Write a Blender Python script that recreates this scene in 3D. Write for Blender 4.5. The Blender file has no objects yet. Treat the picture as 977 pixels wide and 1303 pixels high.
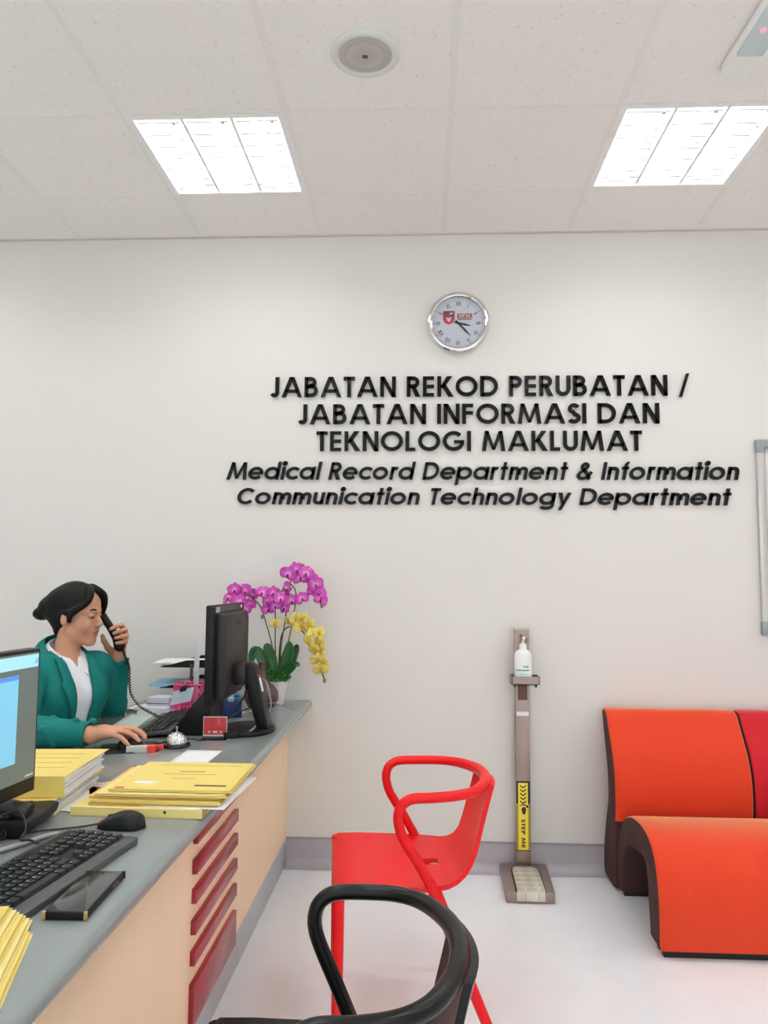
import bpy, bmesh, math, random
import numpy as np
from mathutils import Vector, Matrix
from mathutils.bvhtree import BVHTree

S = bpy.context.scene
COL = S.collection
PI = math.pi

# ------------------------------------------------------------------ camera
YAW, PITCH, ROLL, FPX = .0496, .0886, .0072, 975.6
CAMP = (0, -3.627, 1.31)
_f = np.array([-math.sin(YAW)*math.cos(PITCH), math.cos(YAW)*math.cos(PITCH), math.sin(PITCH)])
_r = np.array([math.cos(YAW), math.sin(YAW), 0]); _u = np.cross(_r, _f)
_c, _s = math.cos(ROLL), math.sin(ROLL)
_r, _u = _c*_r+_s*_u, -_s*_r+_c*_u
cd = bpy.data.cameras.new('camera'); cam = bpy.data.objects.new('camera', cd); COL.objects.link(cam)
cam.matrix_world = Matrix(((_r[0], _u[0], -_f[0], CAMP[0]), (_r[1], _u[1], -_f[1], CAMP[1]), (_r[2], _u[2], -_f[2], CAMP[2]), (0, 0, 0, 1)))
cd.sensor_fit = 'VERTICAL'; cd.sensor_height = 36; cd.lens = FPX/1303*36; cd.clip_start = .05
S.camera = cam

# ------------------------------------------------------------------ light and exposure
WORLD_STRENGTH = 1.4
TUBE_STRENGTH = 46
w = bpy.data.worlds.new('World'); S.world = w; w.use_nodes = True
bg = w.node_tree.nodes['Background']; bg.inputs[0].default_value = (.93, .97, 1, 1); bg.inputs[1].default_value = WORLD_STRENGTH
S.view_settings.view_transform = 'Standard'; S.view_settings.look = 'None'
S.view_settings.gamma = 1; S.view_settings.use_curve_mapping = False
S.view_settings.exposure = 0.18
S.cycles.max_bounces = 10; S.cycles.diffuse_bounces = 6

# ------------------------------------------------------------------ materials
def lin(c):
    c = [x/255 for x in c]
    return tuple(x/12.92 if x <= .04045 else ((x+.055)/1.055)**2.4 for x in c)+(1,)
MATS = {}
def mat(name, rgb, rough=.5, metal=0, noise=.04, scale=40, bump=0, bscale=200, spec=.5, emit=0, trans=0, coat=0, aniso=None, sub=0):
    if name in MATS: return MATS[name]
    m = bpy.data.materials.new(name); m.use_nodes = True; MATS[name] = m
    nt = m.node_tree; b = nt.nodes['Principled BSDF']; c = lin(rgb)
    b.inputs['Roughness'].default_value = rough; b.inputs['Metallic'].default_value = metal
    b.inputs['Specular IOR Level'].default_value = spec
    b.inputs['Coat Weight'].default_value = coat
    b.inputs['Transmission Weight'].default_value = trans
    if sub:
        b.inputs['Subsurface Weight'].default_value = sub; b.inputs['Subsurface Radius'].default_value = (.01, .004, .002)
    tc = nt.nodes.new('ShaderNodeTexCoord')
    if noise:
        n = nt.nodes.new('ShaderNodeTexNoise'); n.inputs['Scale'].default_value = scale; n.inputs['Detail'].default_value = 3
        nt.links.new(tc.outputs['Object'], n.inputs['Vector'])
        if aniso:
            mp = nt.nodes.new('ShaderNodeMapping'); mp.inputs['Scale'].default_value = aniso
            nt.links.new(tc.outputs['Object'], mp.inputs[0]); nt.links.new(mp.outputs[0], n.inputs['Vector'])
        r = nt.nodes.new('ShaderNodeMix'); r.data_type = 'RGBA'
        r.inputs['A'].default_value = tuple(max(0, x*(1-noise)) for x in c[:3])+(1,)
        r.inputs['B'].default_value = tuple(min(1, x*(1+noise)) for x in c[:3])+(1,)
        nt.links.new(n.outputs['Fac'], r.inputs['Factor']); nt.links.new(r.outputs['Result'], b.inputs['Base Color'])
    else:
        b.inputs['Base Color'].default_value = c
    if emit:
        b.inputs['Emission Color'].default_value = c; b.inputs['Emission Strength'].default_value = emit
    if bump:
        n2 = nt.nodes.new('ShaderNodeTexNoise'); n2.inputs['Scale'].default_value = bscale
        nt.links.new(tc.outputs['Object'], n2.inputs['Vector'])
        bp = nt.nodes.new('ShaderNodeBump'); bp.inputs['Strength'].default_value = bump; bp.inputs['Distance'].default_value = .002
        nt.links.new(n2.outputs['Fac'], bp.inputs['Height']); nt.links.new(bp.outputs[0], b.inputs['Normal'])
    return m

# ------------------------------------------------------------------ mesh builder
class MB:
    def __init__(s): s.v = []; s.f = []; s.m = []
    def add(s, vs, fs, m=0):
        o = len(s.v); s.v += [tuple(map(float, p)) for p in vs]
        s.f += [tuple(i+o for i in f) for f in fs]; s.m += [m]*len(fs); return s
    def box(s, x0, x1, y0, y1, z0, z1, m=0, rz=0, piv=None):
        vs = [(x, y, z) for z in (z0, z1) for y in (y0, y1) for x in (x0, x1)]
        if rz:
            px, py = piv or ((x0+x1)/2, (y0+y1)/2); c, q = math.cos(rz), math.sin(rz)
            vs = [(px+(x-px)*c-(y-py)*q, py+(x-px)*q+(y-py)*c, z) for x, y, z in vs]
        return s.add(vs, [(0, 2, 3, 1), (4, 5, 7, 6), (0, 1, 5, 4), (2, 6, 7, 3), (0, 4, 6, 2), (1, 3, 7, 5)], m)
    def prism(s, poly, fn, h0, h1, m=0, mside=None):
        n = len(poly); a = sum(poly[i][0]*poly[(i+1) % n][1]-poly[(i+1) % n][0]*poly[i][1] for i in range(n))
        vs = [fn(u, v, h0) for u, v in poly]+[fn(u, v, h1) for u, v in poly]
        s.add(vs, [tuple(range(n))[::-1], tuple(range(n, 2*n))], m)
        o = len(s.v)-2*n
        s.f += [(o+i, o+(i+1) % n, o+n+(i+1) % n, o+n+i) for i in range(n)]; s.m += [m if mside is None else mside]*n
        return s
    def tube(s, path, r, seg=10, closed=False, m=0, sx=1.0):
        P = [Vector(p) for p in path]; n = len(P); R = r if hasattr(r, '__len__') else [r]*n
        vs = []; up = None
        for i in range(n):
            t = (P[(i+1) % n]-P[i-1]) if closed else (P[min(i+1, n-1)]-P[max(i-1, 0)])
            t.normalize()
            if up is None: up = Vector((0, 0, 1)) if abs(t.z) < .9 else Vector((1, 0, 0))
            a = up-t*up.dot(t); a.normalize(); up = a; b = t.cross(a)
            for k in range(seg):
                q = 2*PI*k/seg; vs.append(P[i]+(a*math.cos(q)+b*math.sin(q)*sx)*R[i])
        fs = []
        for i in range(n if closed else n-1):
            for k in range(seg):
                j = (i+1) % n; k2 = (k+1) % seg
                fs.append((i*seg+k, i*seg+k2, j*seg+k2, j*seg+k))
        if not closed: fs += [tuple(range(seg))[::-1], tuple((n-1)*seg+k for k in range(seg))]
        return s.add(vs, fs, m)
    def lathe(s, prof, c=(0, 0, 0), seg=28, m=0, axis='z'):
        n = len(prof); vs = []
        for r, h in prof:
            for k in range(seg):
                q = 2*PI*k/seg; x, y = max(r, 1e-4)*math.cos(q), max(r, 1e-4)*math.sin(q)
                vs.append((c[0]+x, c[1]+y, c[2]+h) if axis == 'z' else (c[0]+x, c[1]-h, c[2]+y))
        fs = [(i*seg+k, i*seg+(k+1) % seg, (i+1)*seg+(k+1) % seg, (i+1)*seg+k) for i in range(n-1) for k in range(seg)]
        if axis != 'z': pass
        fs += [tuple(range(seg))[::-1], tuple((n-1)*seg+k for k in range(seg))]
        return s.add(vs, fs, m)
    def grid(s, rows, m=0, skip=None):
        n, k = len(rows), len(rows[0]); vs = [p for r in rows for p in r]
        fs = [(i*k+j, i*k+j+1, (i+1)*k+j+1, (i+1)*k+j) for i in range(n-1) for j in range(k-1) if not (skip and skip(i, j))]
        return s.add(vs, fs, m)
    def sphere(s, c, r, m=0, seg=16, ring=10):
        rr = r if hasattr(r, '__len__') else (r, r, r)
        vs = []; fs = []
        for i in range(ring+1):
            a = PI*i/ring
            for k in range(seg):
                q = 2*PI*k/seg; vs.append((c[0]+rr[0]*math.sin(a)*math.cos(q), c[1]+rr[1]*math.sin(a)*math.sin(q), c[2]-rr[2]*math.cos(a)))
        for i in range(ring):
            for k in range(seg): fs.append((i*seg+k, i*seg+(k+1) % seg, (i+1)*seg+(k+1) % seg, (i+1)*seg+k))
        return s.add(vs, fs, m)
    def tf(s, M):
        s.v = [tuple(M @ Vector(p)) for p in s.v]; return s
    def merge(s, o, dm=0):
        return s.add(o.v, o.f, 0) if False else s._m(o, dm)
    def _m(s, o, dm):
        k = len(s.v); s.v += o.v; s.f += [tuple(i+k for i in f) for f in o.f]; s.m += [i+dm for i in o.m]; return s

WO = {}
def obj(name, mb, mats, parent=None, smooth=True, bevel=0, seg=2, label=None, thick=0, sub=0, ang=38):
    mats = mats if isinstance(mats, (list, tuple)) else [mats]
    v = np.array(mb.v); c = (v.min(0)+v.max(0))/2; c[2] = v[:, 2].min()
    me = bpy.data.meshes.new(name); me.from_pydata([tuple(p-c) for p in v], [], mb.f); 
    for m in mats: me.materials.append(m)
    me.polygons.foreach_set('material_index', mb.m)
    bm = bmesh.new(); bm.from_mesh(me)
    bmesh.ops.remove_doubles(bm, verts=bm.verts, dist=1e-6)
    bmesh.ops.recalc_face_normals(bm, faces=bm.faces)
    if bevel:
        es = [e for e in bm.edges if len(e.link_faces) == 2 and e.calc_face_angle(0) > .6]
        bmesh.ops.bevel(bm, geom=es, offset=bevel, segments=seg, profile=.5, affect='EDGES', clamp_overlap=True)
    bm.to_mesh(me); bm.free()
    if smooth:
        me.polygons.foreach_set('use_smooth', [True]*len(me.polygons)); me.set_sharp_from_angle(angle=math.radians(ang))
    o = bpy.data.objects.new(name, me); COL.objects.link(o)
    if thick:
        md = o.modifiers.new('thickness', 'SOLIDIFY'); md.thickness = thick; md.offset = 0
    if sub:
        md = o.modifiers.new('smooth', 'SUBSURF'); md.levels = sub; md.render_levels = sub
    WO[o] = Vector(c); o.location = Vector(c)-(WO[parent] if parent else Vector((0, 0, 0)))
    if parent: o.parent = parent
    if label: o['label'] = label
    return o
def thing(name, label, cat, loc, group=None):
    o = bpy.data.objects.new(name, None); COL.objects.link(o); o.location = loc; o.empty_display_size = .1
    WO[o] = Vector(loc); o['label'] = label; o['category'] = cat
    if group: o['group'] = group
    return o
def tag(o, label, cat, group=None):
    o['label'] = label; o['category'] = cat
    if group: o['group'] = group
    return o
def struct(name, mb, m, **k):
    o = obj(name, mb, m, **k); o['kind'] = 'structure'; return o
def spline(pts, n=8, closed=False):
    P = [np.array(p, float) for p in pts]; N = len(P); out = []
    for i in range(N if closed else N-1):
        p0, p1, p2, p3 = (P[(i-1) % N], P[i], P[(i+1) % N], P[(i+2) % N]) if closed else (P[max(i-1, 0)], P[i], P[i+1], P[min(i+2, N-1)])
        for k in range(n):
            t = k/n; out.append(.5*(2*p1+(p2-p0)*t+(2*p0-5*p1+4*p2-p3)*t*t+(3*p1-p0-3*p2+p3)*t**3))
    if not closed: out.append(P[-1])
    return [tuple(p) for p in out]

# ------------------------------------------------------------------ lettering: geometric strokes, cap height 1
def ribbon(path, w, closed=False):
    P = [np.array(p, float) for p in path]
    P = [p for i, p in enumerate(P) if i == 0 or np.linalg.norm(p-P[i-1]) > 1e-4]; n = len(P); L = []; Rr = []
    for i in range(n):
        a = P[i]-P[i-1] if (closed or i) else P[1]-P[0]
        b = P[(i+1) % n]-P[i] if (closed or i < n-1) else P[-1]-P[-2]
        a = a/np.linalg.norm(a); b = b/np.linalg.norm(b)
        na = np.array([-a[1], a[0]]); nb = np.array([-b[1], b[0]]); q = na+nb; q = q/np.linalg.norm(q)
        q = q/max(.4, q@na)
        L.append(P[i]+q*w/2); Rr.append(P[i]-q*w/2)
    return [(L[i], L[(i+1) % n], Rr[(i+1) % n], Rr[i]) for i in range(n if closed else n-1)]
def arc(cx, cy, rx, ry, a0, a1, n=14):
    return [(cx+rx*math.cos(math.radians(a0+(a1-a0)*i/n)), cy+ry*math.sin(math.radians(a0+(a1-a0)*i/n))) for i in range(n+1)]
def glyph(ch, w):
    """advance width and list of quads"""
    h = w/2; q = []
    R_ = lambda x0, x1, y0, y1: q.append(((x0, y0), (x1, y0), (x1, y1), (x0, y1)))
    Pq = lambda *p: q.append(p)
    S_ = lambda path, closed=False: q.extend(ribbon(path, w, closed))
    k = w*1.08
    xh = .74; rx, ry = .33, xh/2-h
    if ch == ' ': return .36, q
    if ch == 'A': Pq((0, 0), (k, 0), (.47+k*.55, 1), (.47-k*.45, 1)); Pq((1, 0), (1-k, 0), (.53-k*.55, 1), (.53+k*.45, 1)); R_(.2, .8, .22, .22+w*.85); return 1.0, q
    if ch == 'B':
        R_(0, w, 0, 1); S_([(h, 1-h), (.3, 1-h)]+arc(.3, .735, .19, .265-h, 90, -90)+[(h, .47+0)]); S_([(h, .53-h*0), (.32, .53)]+arc(.34, .265+h/2, .22, .265-h/2, 90, -90)+[(h, h)]); return .67, q
    if ch == 'C': S_(arc(.5, .5, .5-h, .5-h, 42, 318, 26)); return .93, q
    if ch == 'D': R_(0, w, 0, 1); S_([(h, 1-h), (.34, 1-h)]+arc(.34, .5, .42, .5-h, 90, -90, 20)+[(h, h)]); return .86, q
    if ch == 'E': R_(0, w, 0, 1); [R_(w, .54, y, y+w*.92) for y in (0, .5-w*.46, 1-w*.92)]; return .58, q
    if ch == 'F': R_(0, w, 0, 1); [R_(w, .52, y, y+w*.92) for y in (.46, 1-w*.92)]; return .55, q
    if ch == 'G': S_(arc(.52, .5, .52-h, .5-h, 44, 352, 26)); R_(.54, 1.02, .54-w*.8, .54); return 1.04, q
    if ch == 'H': R_(0, w, 0, 1); R_(.68-w, .68, 0, 1); R_(w, .68-w, .5-h, .5+h); return .68, q
    if ch == 'I': R_(0, w, 0, 1); return w, q
    if ch == 'J': S_([(.42-h, 1), (.42-h, .26)]+arc(.19, .26, .23-h, .26-h, 0, -150, 12)); return .43, q
    if ch == 'K': R_(0, w, 0, 1); Pq((w*.6, .42), (w*.6+.2, .42), (.72, 1), (.46, 1)); Pq((.17, .56), (.38, .63), (.78, 0), (.53, 0)); return .76, q
    if ch == 'L': R_(0, w, 0, 1); R_(w, .47, 0, w*.92); return .49, q
    if ch == 'M': Pq((0, 0), (w, 0), (.16+w*.8, 1), (.13, 1)); Pq((1.1, 0), (1.1-w, 0), (.94-w*.8, 1), (.97, 1)); Pq((.13, 1), (.16+w*.8, 1), (.55+h*.75, .06), (.55-h*.75, .06)); Pq((.97, 1), (.94-w*.8, 1), (.55-h*.75, .06), (.55+h*.75, .06)); return 1.1, q
    if ch == 'N': R_(0, w, 0, 1); R_(.76-w, .76, 0, 1); Pq((0, 1), (w*1.15, 1), (.76, 0), (.76-w*1.15, 0)); return .76, q
    if ch == 'O': S_(arc(.53, .5, .53-h, .5-h, 0, 348, 29), True); return 1.06, q
    if ch == 'Q': S_(arc(.53, .5, .53-h, .5-h, 0, 348, 29), True); Pq((.55, .3), (.72, .38), (1.02, 0), (.8, 0)); return 1.06, q
    if ch in 'PR':
        R_(0, w, 0, 1); S_([(h, 1-h), (.3, 1-h)]+arc(.32, .71, .2, .29-h, 90, -90)+[(h, .42+h)])
        if ch == 'R': Pq((.2, .5), (.42, .5), (.66, 0), (.42, 0))
        return .62 if ch == 'P' else .66, q
    if ch == 'S': S_(arc(.29, .74, .19, .26-h, 20, 255, 16)+arc(.29, .275, .22, .275-h, 78, -155, 16)); return .56, q
    if ch == 'T': R_(.27-h, .27+h, 0, 1); R_(0, .54, 1-w*.95, 1); return .54, q
    if ch == 'U': S_([(h, 1), (h, .36)]+arc(.35, .36, .35-h, .36-h, 180, 360, 16)+[(.7-h, 1)]); return .70, q
    if ch == 'V': Pq((0, 1), (k, 1), (.4+h*.9, 0), (.4-h*.9, 0)); Pq((.8, 1), (.8-k, 1), (.4-h*.9, 0), (.4+h*.9, 0)); return .8, q
    if ch == 'W': [S_([(a, 1), (b, 0)]) for a, b in ((h, .3), (.55, .3), (.55, .8), (1.1-h, .8))]; return 1.1, q
    if ch == 'X': Pq((0, 0), (k, 0), (.7, 1), (.7-k, 1)); Pq((0, 1), (k, 1), (.7, 0), (.7-k, 0)); return .7, q
    if ch == 'Y': S_([(h, 1), (.35, .45), (.7-h, 1)]); R_(.35-h, .35+h, 0, .5); return .7, q
    if ch == 'Z': R_(0, .6, 0, w); R_(0, .6, 1-w, 1); Pq((0, w), (k, w), (.6, 1-w), (.6-k, 1-w)); return .6, q
    if ch == '/': Pq((0, -.07), (w*.75, -.07), (.5, 1.07), (.5-w*.75, 1.07)); return .5, q
    if ch in 'adgqpbo':
        S_(arc(rx+h*0+.04, xh/2, rx, ry, 0, 346, 25), True)
        X = rx*2+.04
        if ch == 'a': R_(X-h, X+h, 0, xh)
        if ch == 'd': R_(X-h, X+h, 0, 1.03)
        if ch == 'p': R_(.04-h, .04+h, -.29, xh)
        if ch == 'g': S_([(X, xh), (X, -.04)]+arc(X-rx*.92, -.04, rx*.92, .25-h, 0, -160, 14))
        return X+h+(0 if ch != 'o' else .02), q
    if ch == 'e': S_(arc(rx+.04, xh/2, rx, ry, 2, 322, 24)); R_(.06, rx*2+.02+h, xh/2-w*.42, xh/2+w*.42); return rx*2+.04+h, q
    if ch == 'c': S_(arc(rx+.04, xh/2, rx, ry, 42, 318, 22)); return rx*2-.01, q
    if ch == 'i':
        R_(0, w, 0, xh); q.extend(((h, .925), a, b, (h, .925)) for a, b in []); S_(arc(h, .93, h*.62, h*.62, 0, 330, 11), True); return w, q
    if ch == 'l': R_(0, w, 0, 1.03); return w, q
    if ch in 'hn':
        R_(0, w, 0, 1.03 if ch == 'h' else xh); S_([(h, .3)]+arc(.3, xh-.27, .3-h, .27-h, 172, 0, 12)+[(.6-h, 0)]); return .6, q
    if ch == 'm':
        R_(0, w, 0, xh)
        for o in (0, .48-w*.2): S_([(o+h, .3)]+arc(o+.27, xh-.25, .27-h, .25-h, 172, 0, 12)+[(o+.54-h, 0)])
        return 1.02-w*.2, q
    if ch == 'r': R_(0, w, 0, xh); S_([(h, .38)]+arc(.27, xh-.26, .27-h, .26-h, 172, 62, 8)); return .38, q
    if ch == 't': R_(.11, .11+w, 0, 1.0); R_(0, .40, xh-w*.85, xh); return .40, q
    if ch == 'f': S_([(.11+h, 0), (.11+h, .8)]+arc(.30, .8, .19-h+.0, .23-h, 180, 70, 8)); R_(0, .38, xh-w*.85, xh); return .38, q
    if ch == 'u': S_([(h, xh), (h, .29)]+arc(.3, .29, .3-h, .29-h, 180, 360, 12)); R_(.6-w, .6, 0, xh); return .6, q
    if ch == 'y': Pq((0, xh), (k, xh), (.4, .02), (.24, .1)); Pq((.68, xh), (.68-k, xh), (.13, -.29), (.13+k, -.29)); return .68, q
    if ch == '&': S_(spline([(.82-h, .02), (.55, .34), (.27, .66), (.25, .82), (.38, .93-h*.3), (.52, .82), (.48, .66), (.2, .42), (.1, .26), (.2, .11), (.36, h*.9), (.58, .16), (.78, .45)], 5)); return .84, q
    return .3, q
def text_quads(txt, w, gap=.13, slant=0):
    x = 0; out = []
    for ch in txt:
        a, q = glyph(ch, w)
        out.append((ch, x, [[(px+x+slant*py, py) for px, py in p] for p in q])); x += a+gap
        if ch == ' ': x -= gap*.6
    return x-gap, out
def put_letters(mb, quads, fn, h0, h1, m=0):
    for p in quads: mb.prism(p, fn, h0, h1, m)
    return mb
def write(mb, txt, fn, width, height, h0, h1, m=0, w=.18, slant=0):
    """text fitted in width x height, centred on fn's origin line"""
    W, L = text_quads(txt, w, slant=slant); sx = width/W
    for ch, x, qs in L:
        for p in qs: mb.prism([((a-W/2)*sx, b*height) for a, b in p], fn, h0, h1, m)
    return mb
# ================================================================== room
CEIL = 2.997
M_wall = mat('wall_paint', (222, 219, 213), .55, noise=.012, scale=3, bump=.08, bscale=260)
M_floor = mat('vinyl_floor', (238, 239, 242), .22, noise=.05, scale=7, spec=.4)
M_base = mat('cove_base', (176, 171, 178), .35, noise=.05, scale=9)
M_trimgrey = mat('trim_grey', (160, 152, 148), .4)
M_tbar = mat('ceiling_grid_paint', (232, 229, 224), .5, noise=0)

def ceiling_mat():
    m = bpy.data.materials.new('mineral_tile'); m.use_nodes = True; nt = m.node_tree; b = nt.nodes['Principled BSDF']
    b.inputs['Roughness'].default_value = .9
    tc = nt.nodes.new('ShaderNodeTexCoord')
    prev = None
    for sc, lo, hi in ((62, .10, .19), (150, .13, .24)):
        v = nt.nodes.new('ShaderNodeTexVoronoi'); v.inputs['Scale'].default_value = sc; nt.links.new(tc.outputs['Object'], v.inputs['Vector'])
        r = nt.nodes.new('ShaderNodeMapRange'); r.inputs['From Min'].default_value = lo; r.inputs['From Max'].default_value = hi
        nt.links.new(v.outputs['Distance'], r.inputs['Value'])
        if prev is None: prev = r
        else:
            mm = nt.nodes.new('ShaderNodeMath'); mm.operation = 'MULTIPLY'; nt.links.new(prev.outputs[0], mm.inputs[0]); nt.links.new(r.outputs[0], mm.inputs[1]); prev = mm
    # keep only some of the pits: a coarse noise decides where they show
    n = nt.nodes.new('ShaderNodeTexNoise'); n.inputs['Scale'].default_value = 36; n.inputs['Detail'].default_value = 4; nt.links.new(tc.outputs['Object'], n.inputs['Vector'])
    r2 = nt.nodes.new('ShaderNodeMapRange'); r2.inputs['From Min'].default_value = .5; r2.inputs['From Max'].default_value = .62; r2.inputs['To Min'].default_value = 1; r2.inputs['To Max'].default_value = 0
    nt.links.new(n.outputs['Fac'], r2.inputs['Value'])
    mx = nt.nodes.new('ShaderNodeMath'); mx.operation = 'MAXIMUM'; nt.links.new(prev.outputs[0], mx.inputs[0]); nt.links.new(r2.outputs[0], mx.inputs[1])
    c = nt.nodes.new('ShaderNodeMix'); c.data_type = 'RGBA'; c.inputs['A'].default_value = lin((192, 187, 180)); c.inputs['B'].default_value = lin((238, 235, 230))
    nt.links.new(mx.outputs[0], c.inputs['Factor']); nt.links.new(c.outputs['Result'], b.inputs['Base Color'])
    return m
M_ceil = ceiling_mat()
def floor_scuffs(m):
    nt = m.node_tree; b = nt.nodes['Principled BSDF']; src = b.inputs['Base Color'].links[0].from_socket
    tc = nt.nodes.new('ShaderNodeTexCoord'); v = nt.nodes.new('ShaderNodeTexVoronoi'); v.inputs['Scale'].default_value = 4.3
    nt.links.new(tc.outputs['Object'], v.inputs['Vector'])
    r = nt.nodes.new('ShaderNodeMapRange'); r.inputs['From Min'].default_value = .018; r.inputs['From Max'].default_value = .032; nt.links.new(v.outputs['Distance'], r.inputs['Value'])
    x = nt.nodes.new('ShaderNodeMix'); x.data_type = 'RGBA'; x.inputs['A'].default_value = lin((150, 146, 146)); nt.links.new(src, x.inputs['B']); nt.links.new(r.outputs[0], x.inputs['Factor'])
    nt.links.new(x.outputs['Result'], b.inputs['Base Color'])
floor_scuffs(M_floor)

XL, XR, YB = -3.6, 3.8, -5.8
struct('floor', MB().box(XL, XR, YB, .1, -.06, 0), M_floor)
struct('wall_back', MB().box(XL, XR, 0, .12, 0, CEIL+.2), M_wall)
struct('wall_left', MB().box(XL-.12, XL, YB, .12, 0, CEIL+.2), M_wall)
struct('wall_right', MB().box(XR, XR+.12, YB, .12, 0, CEIL+.2), M_wall)
prof = [(0, .124), (-.004, .122), (-.005, .045)]+[(-.005-.036*(1-math.cos(a)), .04-.036*math.sin(a)) for a in np.linspace(.1, PI/2, 6)]+[(-.05, .0015), (0, .0015)]
struct('baseboard_back', MB().prism(prof, lambda y, z, x: (x, y, z), -.62, XR), M_base)
struct('trim_1', MB().box(-.62, XR, -.007, 0, .124, .130), M_trimgrey)
# ceiling tiles with openings for the light fittings, and the T-bar grid
X0, P = -1.6995, .6
rows = [0, -.412]+[-.412-.6*k for k in range(1, 10)]
LIGHTS = [(1, 1), (4, 1), (1, 4), (4, 4), (1, 7), (4, 7), (-2, 1), (-2, 4), (7, 1), (7, 4)]  # unseen fittings added to light the room, far right pair for the desk front
cm = MB(); tb = MB()
cols = [X0+P*i for i in range(-4, 10)]
for a in range(len(cols)-1):
    for j in range(len(rows)-1):
        if (a-4, j) in LIGHTS: continue
        x0, x1, y0, y1 = max(cols[a], XL), min(cols[a+1], XR), rows[j+1], rows[j]
        cm.box(x0+.003, x1-.003, y0+.003, y1-.003, CEIL, CEIL+.015)
for x in cols: tb.box(x-.012, x+.012, rows[-1], 0, CEIL-.0015, CEIL+.004)
for y in rows: tb.box(XL, XR, y-.0035, y+.0035, CEIL-.0012, CEIL+.003)
struct('ceiling', cm, M_ceil, smooth=False)
struct('trim_2', tb, M_tbar, smooth=False)
struct('trim_3', MB().box(XL, XR, -.018, 0, CEIL-.004, CEIL+.001), mat('shadow_angle', (205, 199, 188), .6))

# ================================================================== ceiling fittings
M_white = mat('white_enamel', (236, 236, 234), .35, noise=.01)
M_refl = mat('polished_reflector', (235, 238, 240), .18, metal=.85, noise=0)
M_tube = mat('lamp_tube_glow', (250, 252, 255), .5, noise=0, emit=TUBE_STRENGTH)
M_cap = mat('lamp_end_cap', (190, 190, 192), .4)
LLAB = {(1, 1): 'lit square louvred ceiling light above the desk side, left of the speaker', (4, 1): 'lit square louvred ceiling light above the sofa side, at the right edge',
        (1, 4): 'added unseen ceiling light nearer the camera, in line with the desk side light', (4, 4): 'added unseen ceiling light nearer the camera, in line with the sofa side light',
        (1, 7): 'added unseen ceiling light behind the camera on the desk side', (4, 7): 'added unseen ceiling light behind the camera on the sofa side',
        (-2, 1): 'added unseen ceiling light by the wall far left beyond the desk', (-2, 4): 'added unseen ceiling light far left, nearer the camera',
        (7, 1): 'added unseen ceiling light beyond the right edge, above the red sofa side', (7, 4): 'added unseen ceiling light far right, nearer the camera'}
for (i, j) in LIGHTS:
    x0, x1, y0, y1 = X0+P*i, X0+P*i+P, rows[j+1], rows[j]
    cx, cy = (x0+x1)/2, (y0+y1)/2
    t = thing('ceiling_light', LLAB[(i, j)], 'ceiling light', (cx, cy, CEIL), 'recessed louvred ceiling lights')
    hb = MB(); a, z = .297, CEIL
    hb.box(cx-a, cx+a, cy-a, cy+a, z+.085, z+.09)
    for q in (-1, 1):
        hb.box(cx+q*(a-.002)-.002, cx+q*(a-.002)+.002, cy-a, cy+a, z, z+.084); hb.box(cx-a+.0045, cx+a-.0045, cy+q*(a-.002)-.002, cy+q*(a-.002)+.002, z, z+.084)
    for q in (-1, 1):
        hb.box(cx+q*.283-.0125, cx+q*.283+.0125, cy-.2955, cy+.2955, z-.002, z+.001); hb.box(cx-.2700, cx+.2700, cy+q*.283-.0125, cy+q*.283+.0125, z-.0021, z+.0009)
    obj('housing', hb, M_white, t, smooth=False)
    if j == 1 and i in (1, 4):
        M_dash = mat('dash_grey', (150, 153, 155), .5, noise=0)  # flat grey dashes added to stand for the dim slots of the louvre
        for q in range(6):
            xx = cx-.225+q*.086+(.02 if q % 2 else 0)
            obj('louvre_dash', MB().box(xx-.020, xx+.020, cy+.203, cy+.211, z+.001, z+.004), M_dash, t, smooth=False)
        for q in (-1, 0, 1):
            for n in range(4):
                xx = cx+q*.185+.056; yy = cy-.235+n*.095
                obj('louvre_dash', MB().box(xx-.008, xx+.006, yy, yy+.007, z+.001, z+.004), M_dash, t, smooth=False)
    for k in (-1, 0, 1):
        tx = cx+k*.185
        lt = obj('lamp_tube', MB().tube([(tx, cy-.265, z+.055), (tx, cy+.265, z+.055)], .013, 12), M_tube, t)
        [obj('tube_cap', MB().tube([(tx, cy+q*.262, z+.055), (tx, cy+q*.285, z+.055)], .0145, 12), M_cap, lt) for q in (-1, 1)]
    lb = MB()
    for k in (-1, 1):  # V-shaped longitudinal reflectors between the troughs
        xx = cx+k*.0925
        lb.prism([(xx-.006, z+.004), (xx+.006, z+.004), (xx+.002, z+.045), (xx-.002, z+.045)], lambda u, v, h: (u, h, v), cy-.285, cy+.285)
    for k in range(7):  # cross blades
        yy = cy-.24+k*.08
        for q in (-1, 0, 1):
            xx = cx+q*.185
            lb.prism([(yy-.005, z+.004), (yy+.005, z+.004), (yy+.001, z+.038), (yy-.001, z+.038)], lambda u, v, h: (h, u, v), xx-.08, xx+.08)
    obj('louvre', lb, M_white, t, smooth=False)

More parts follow.
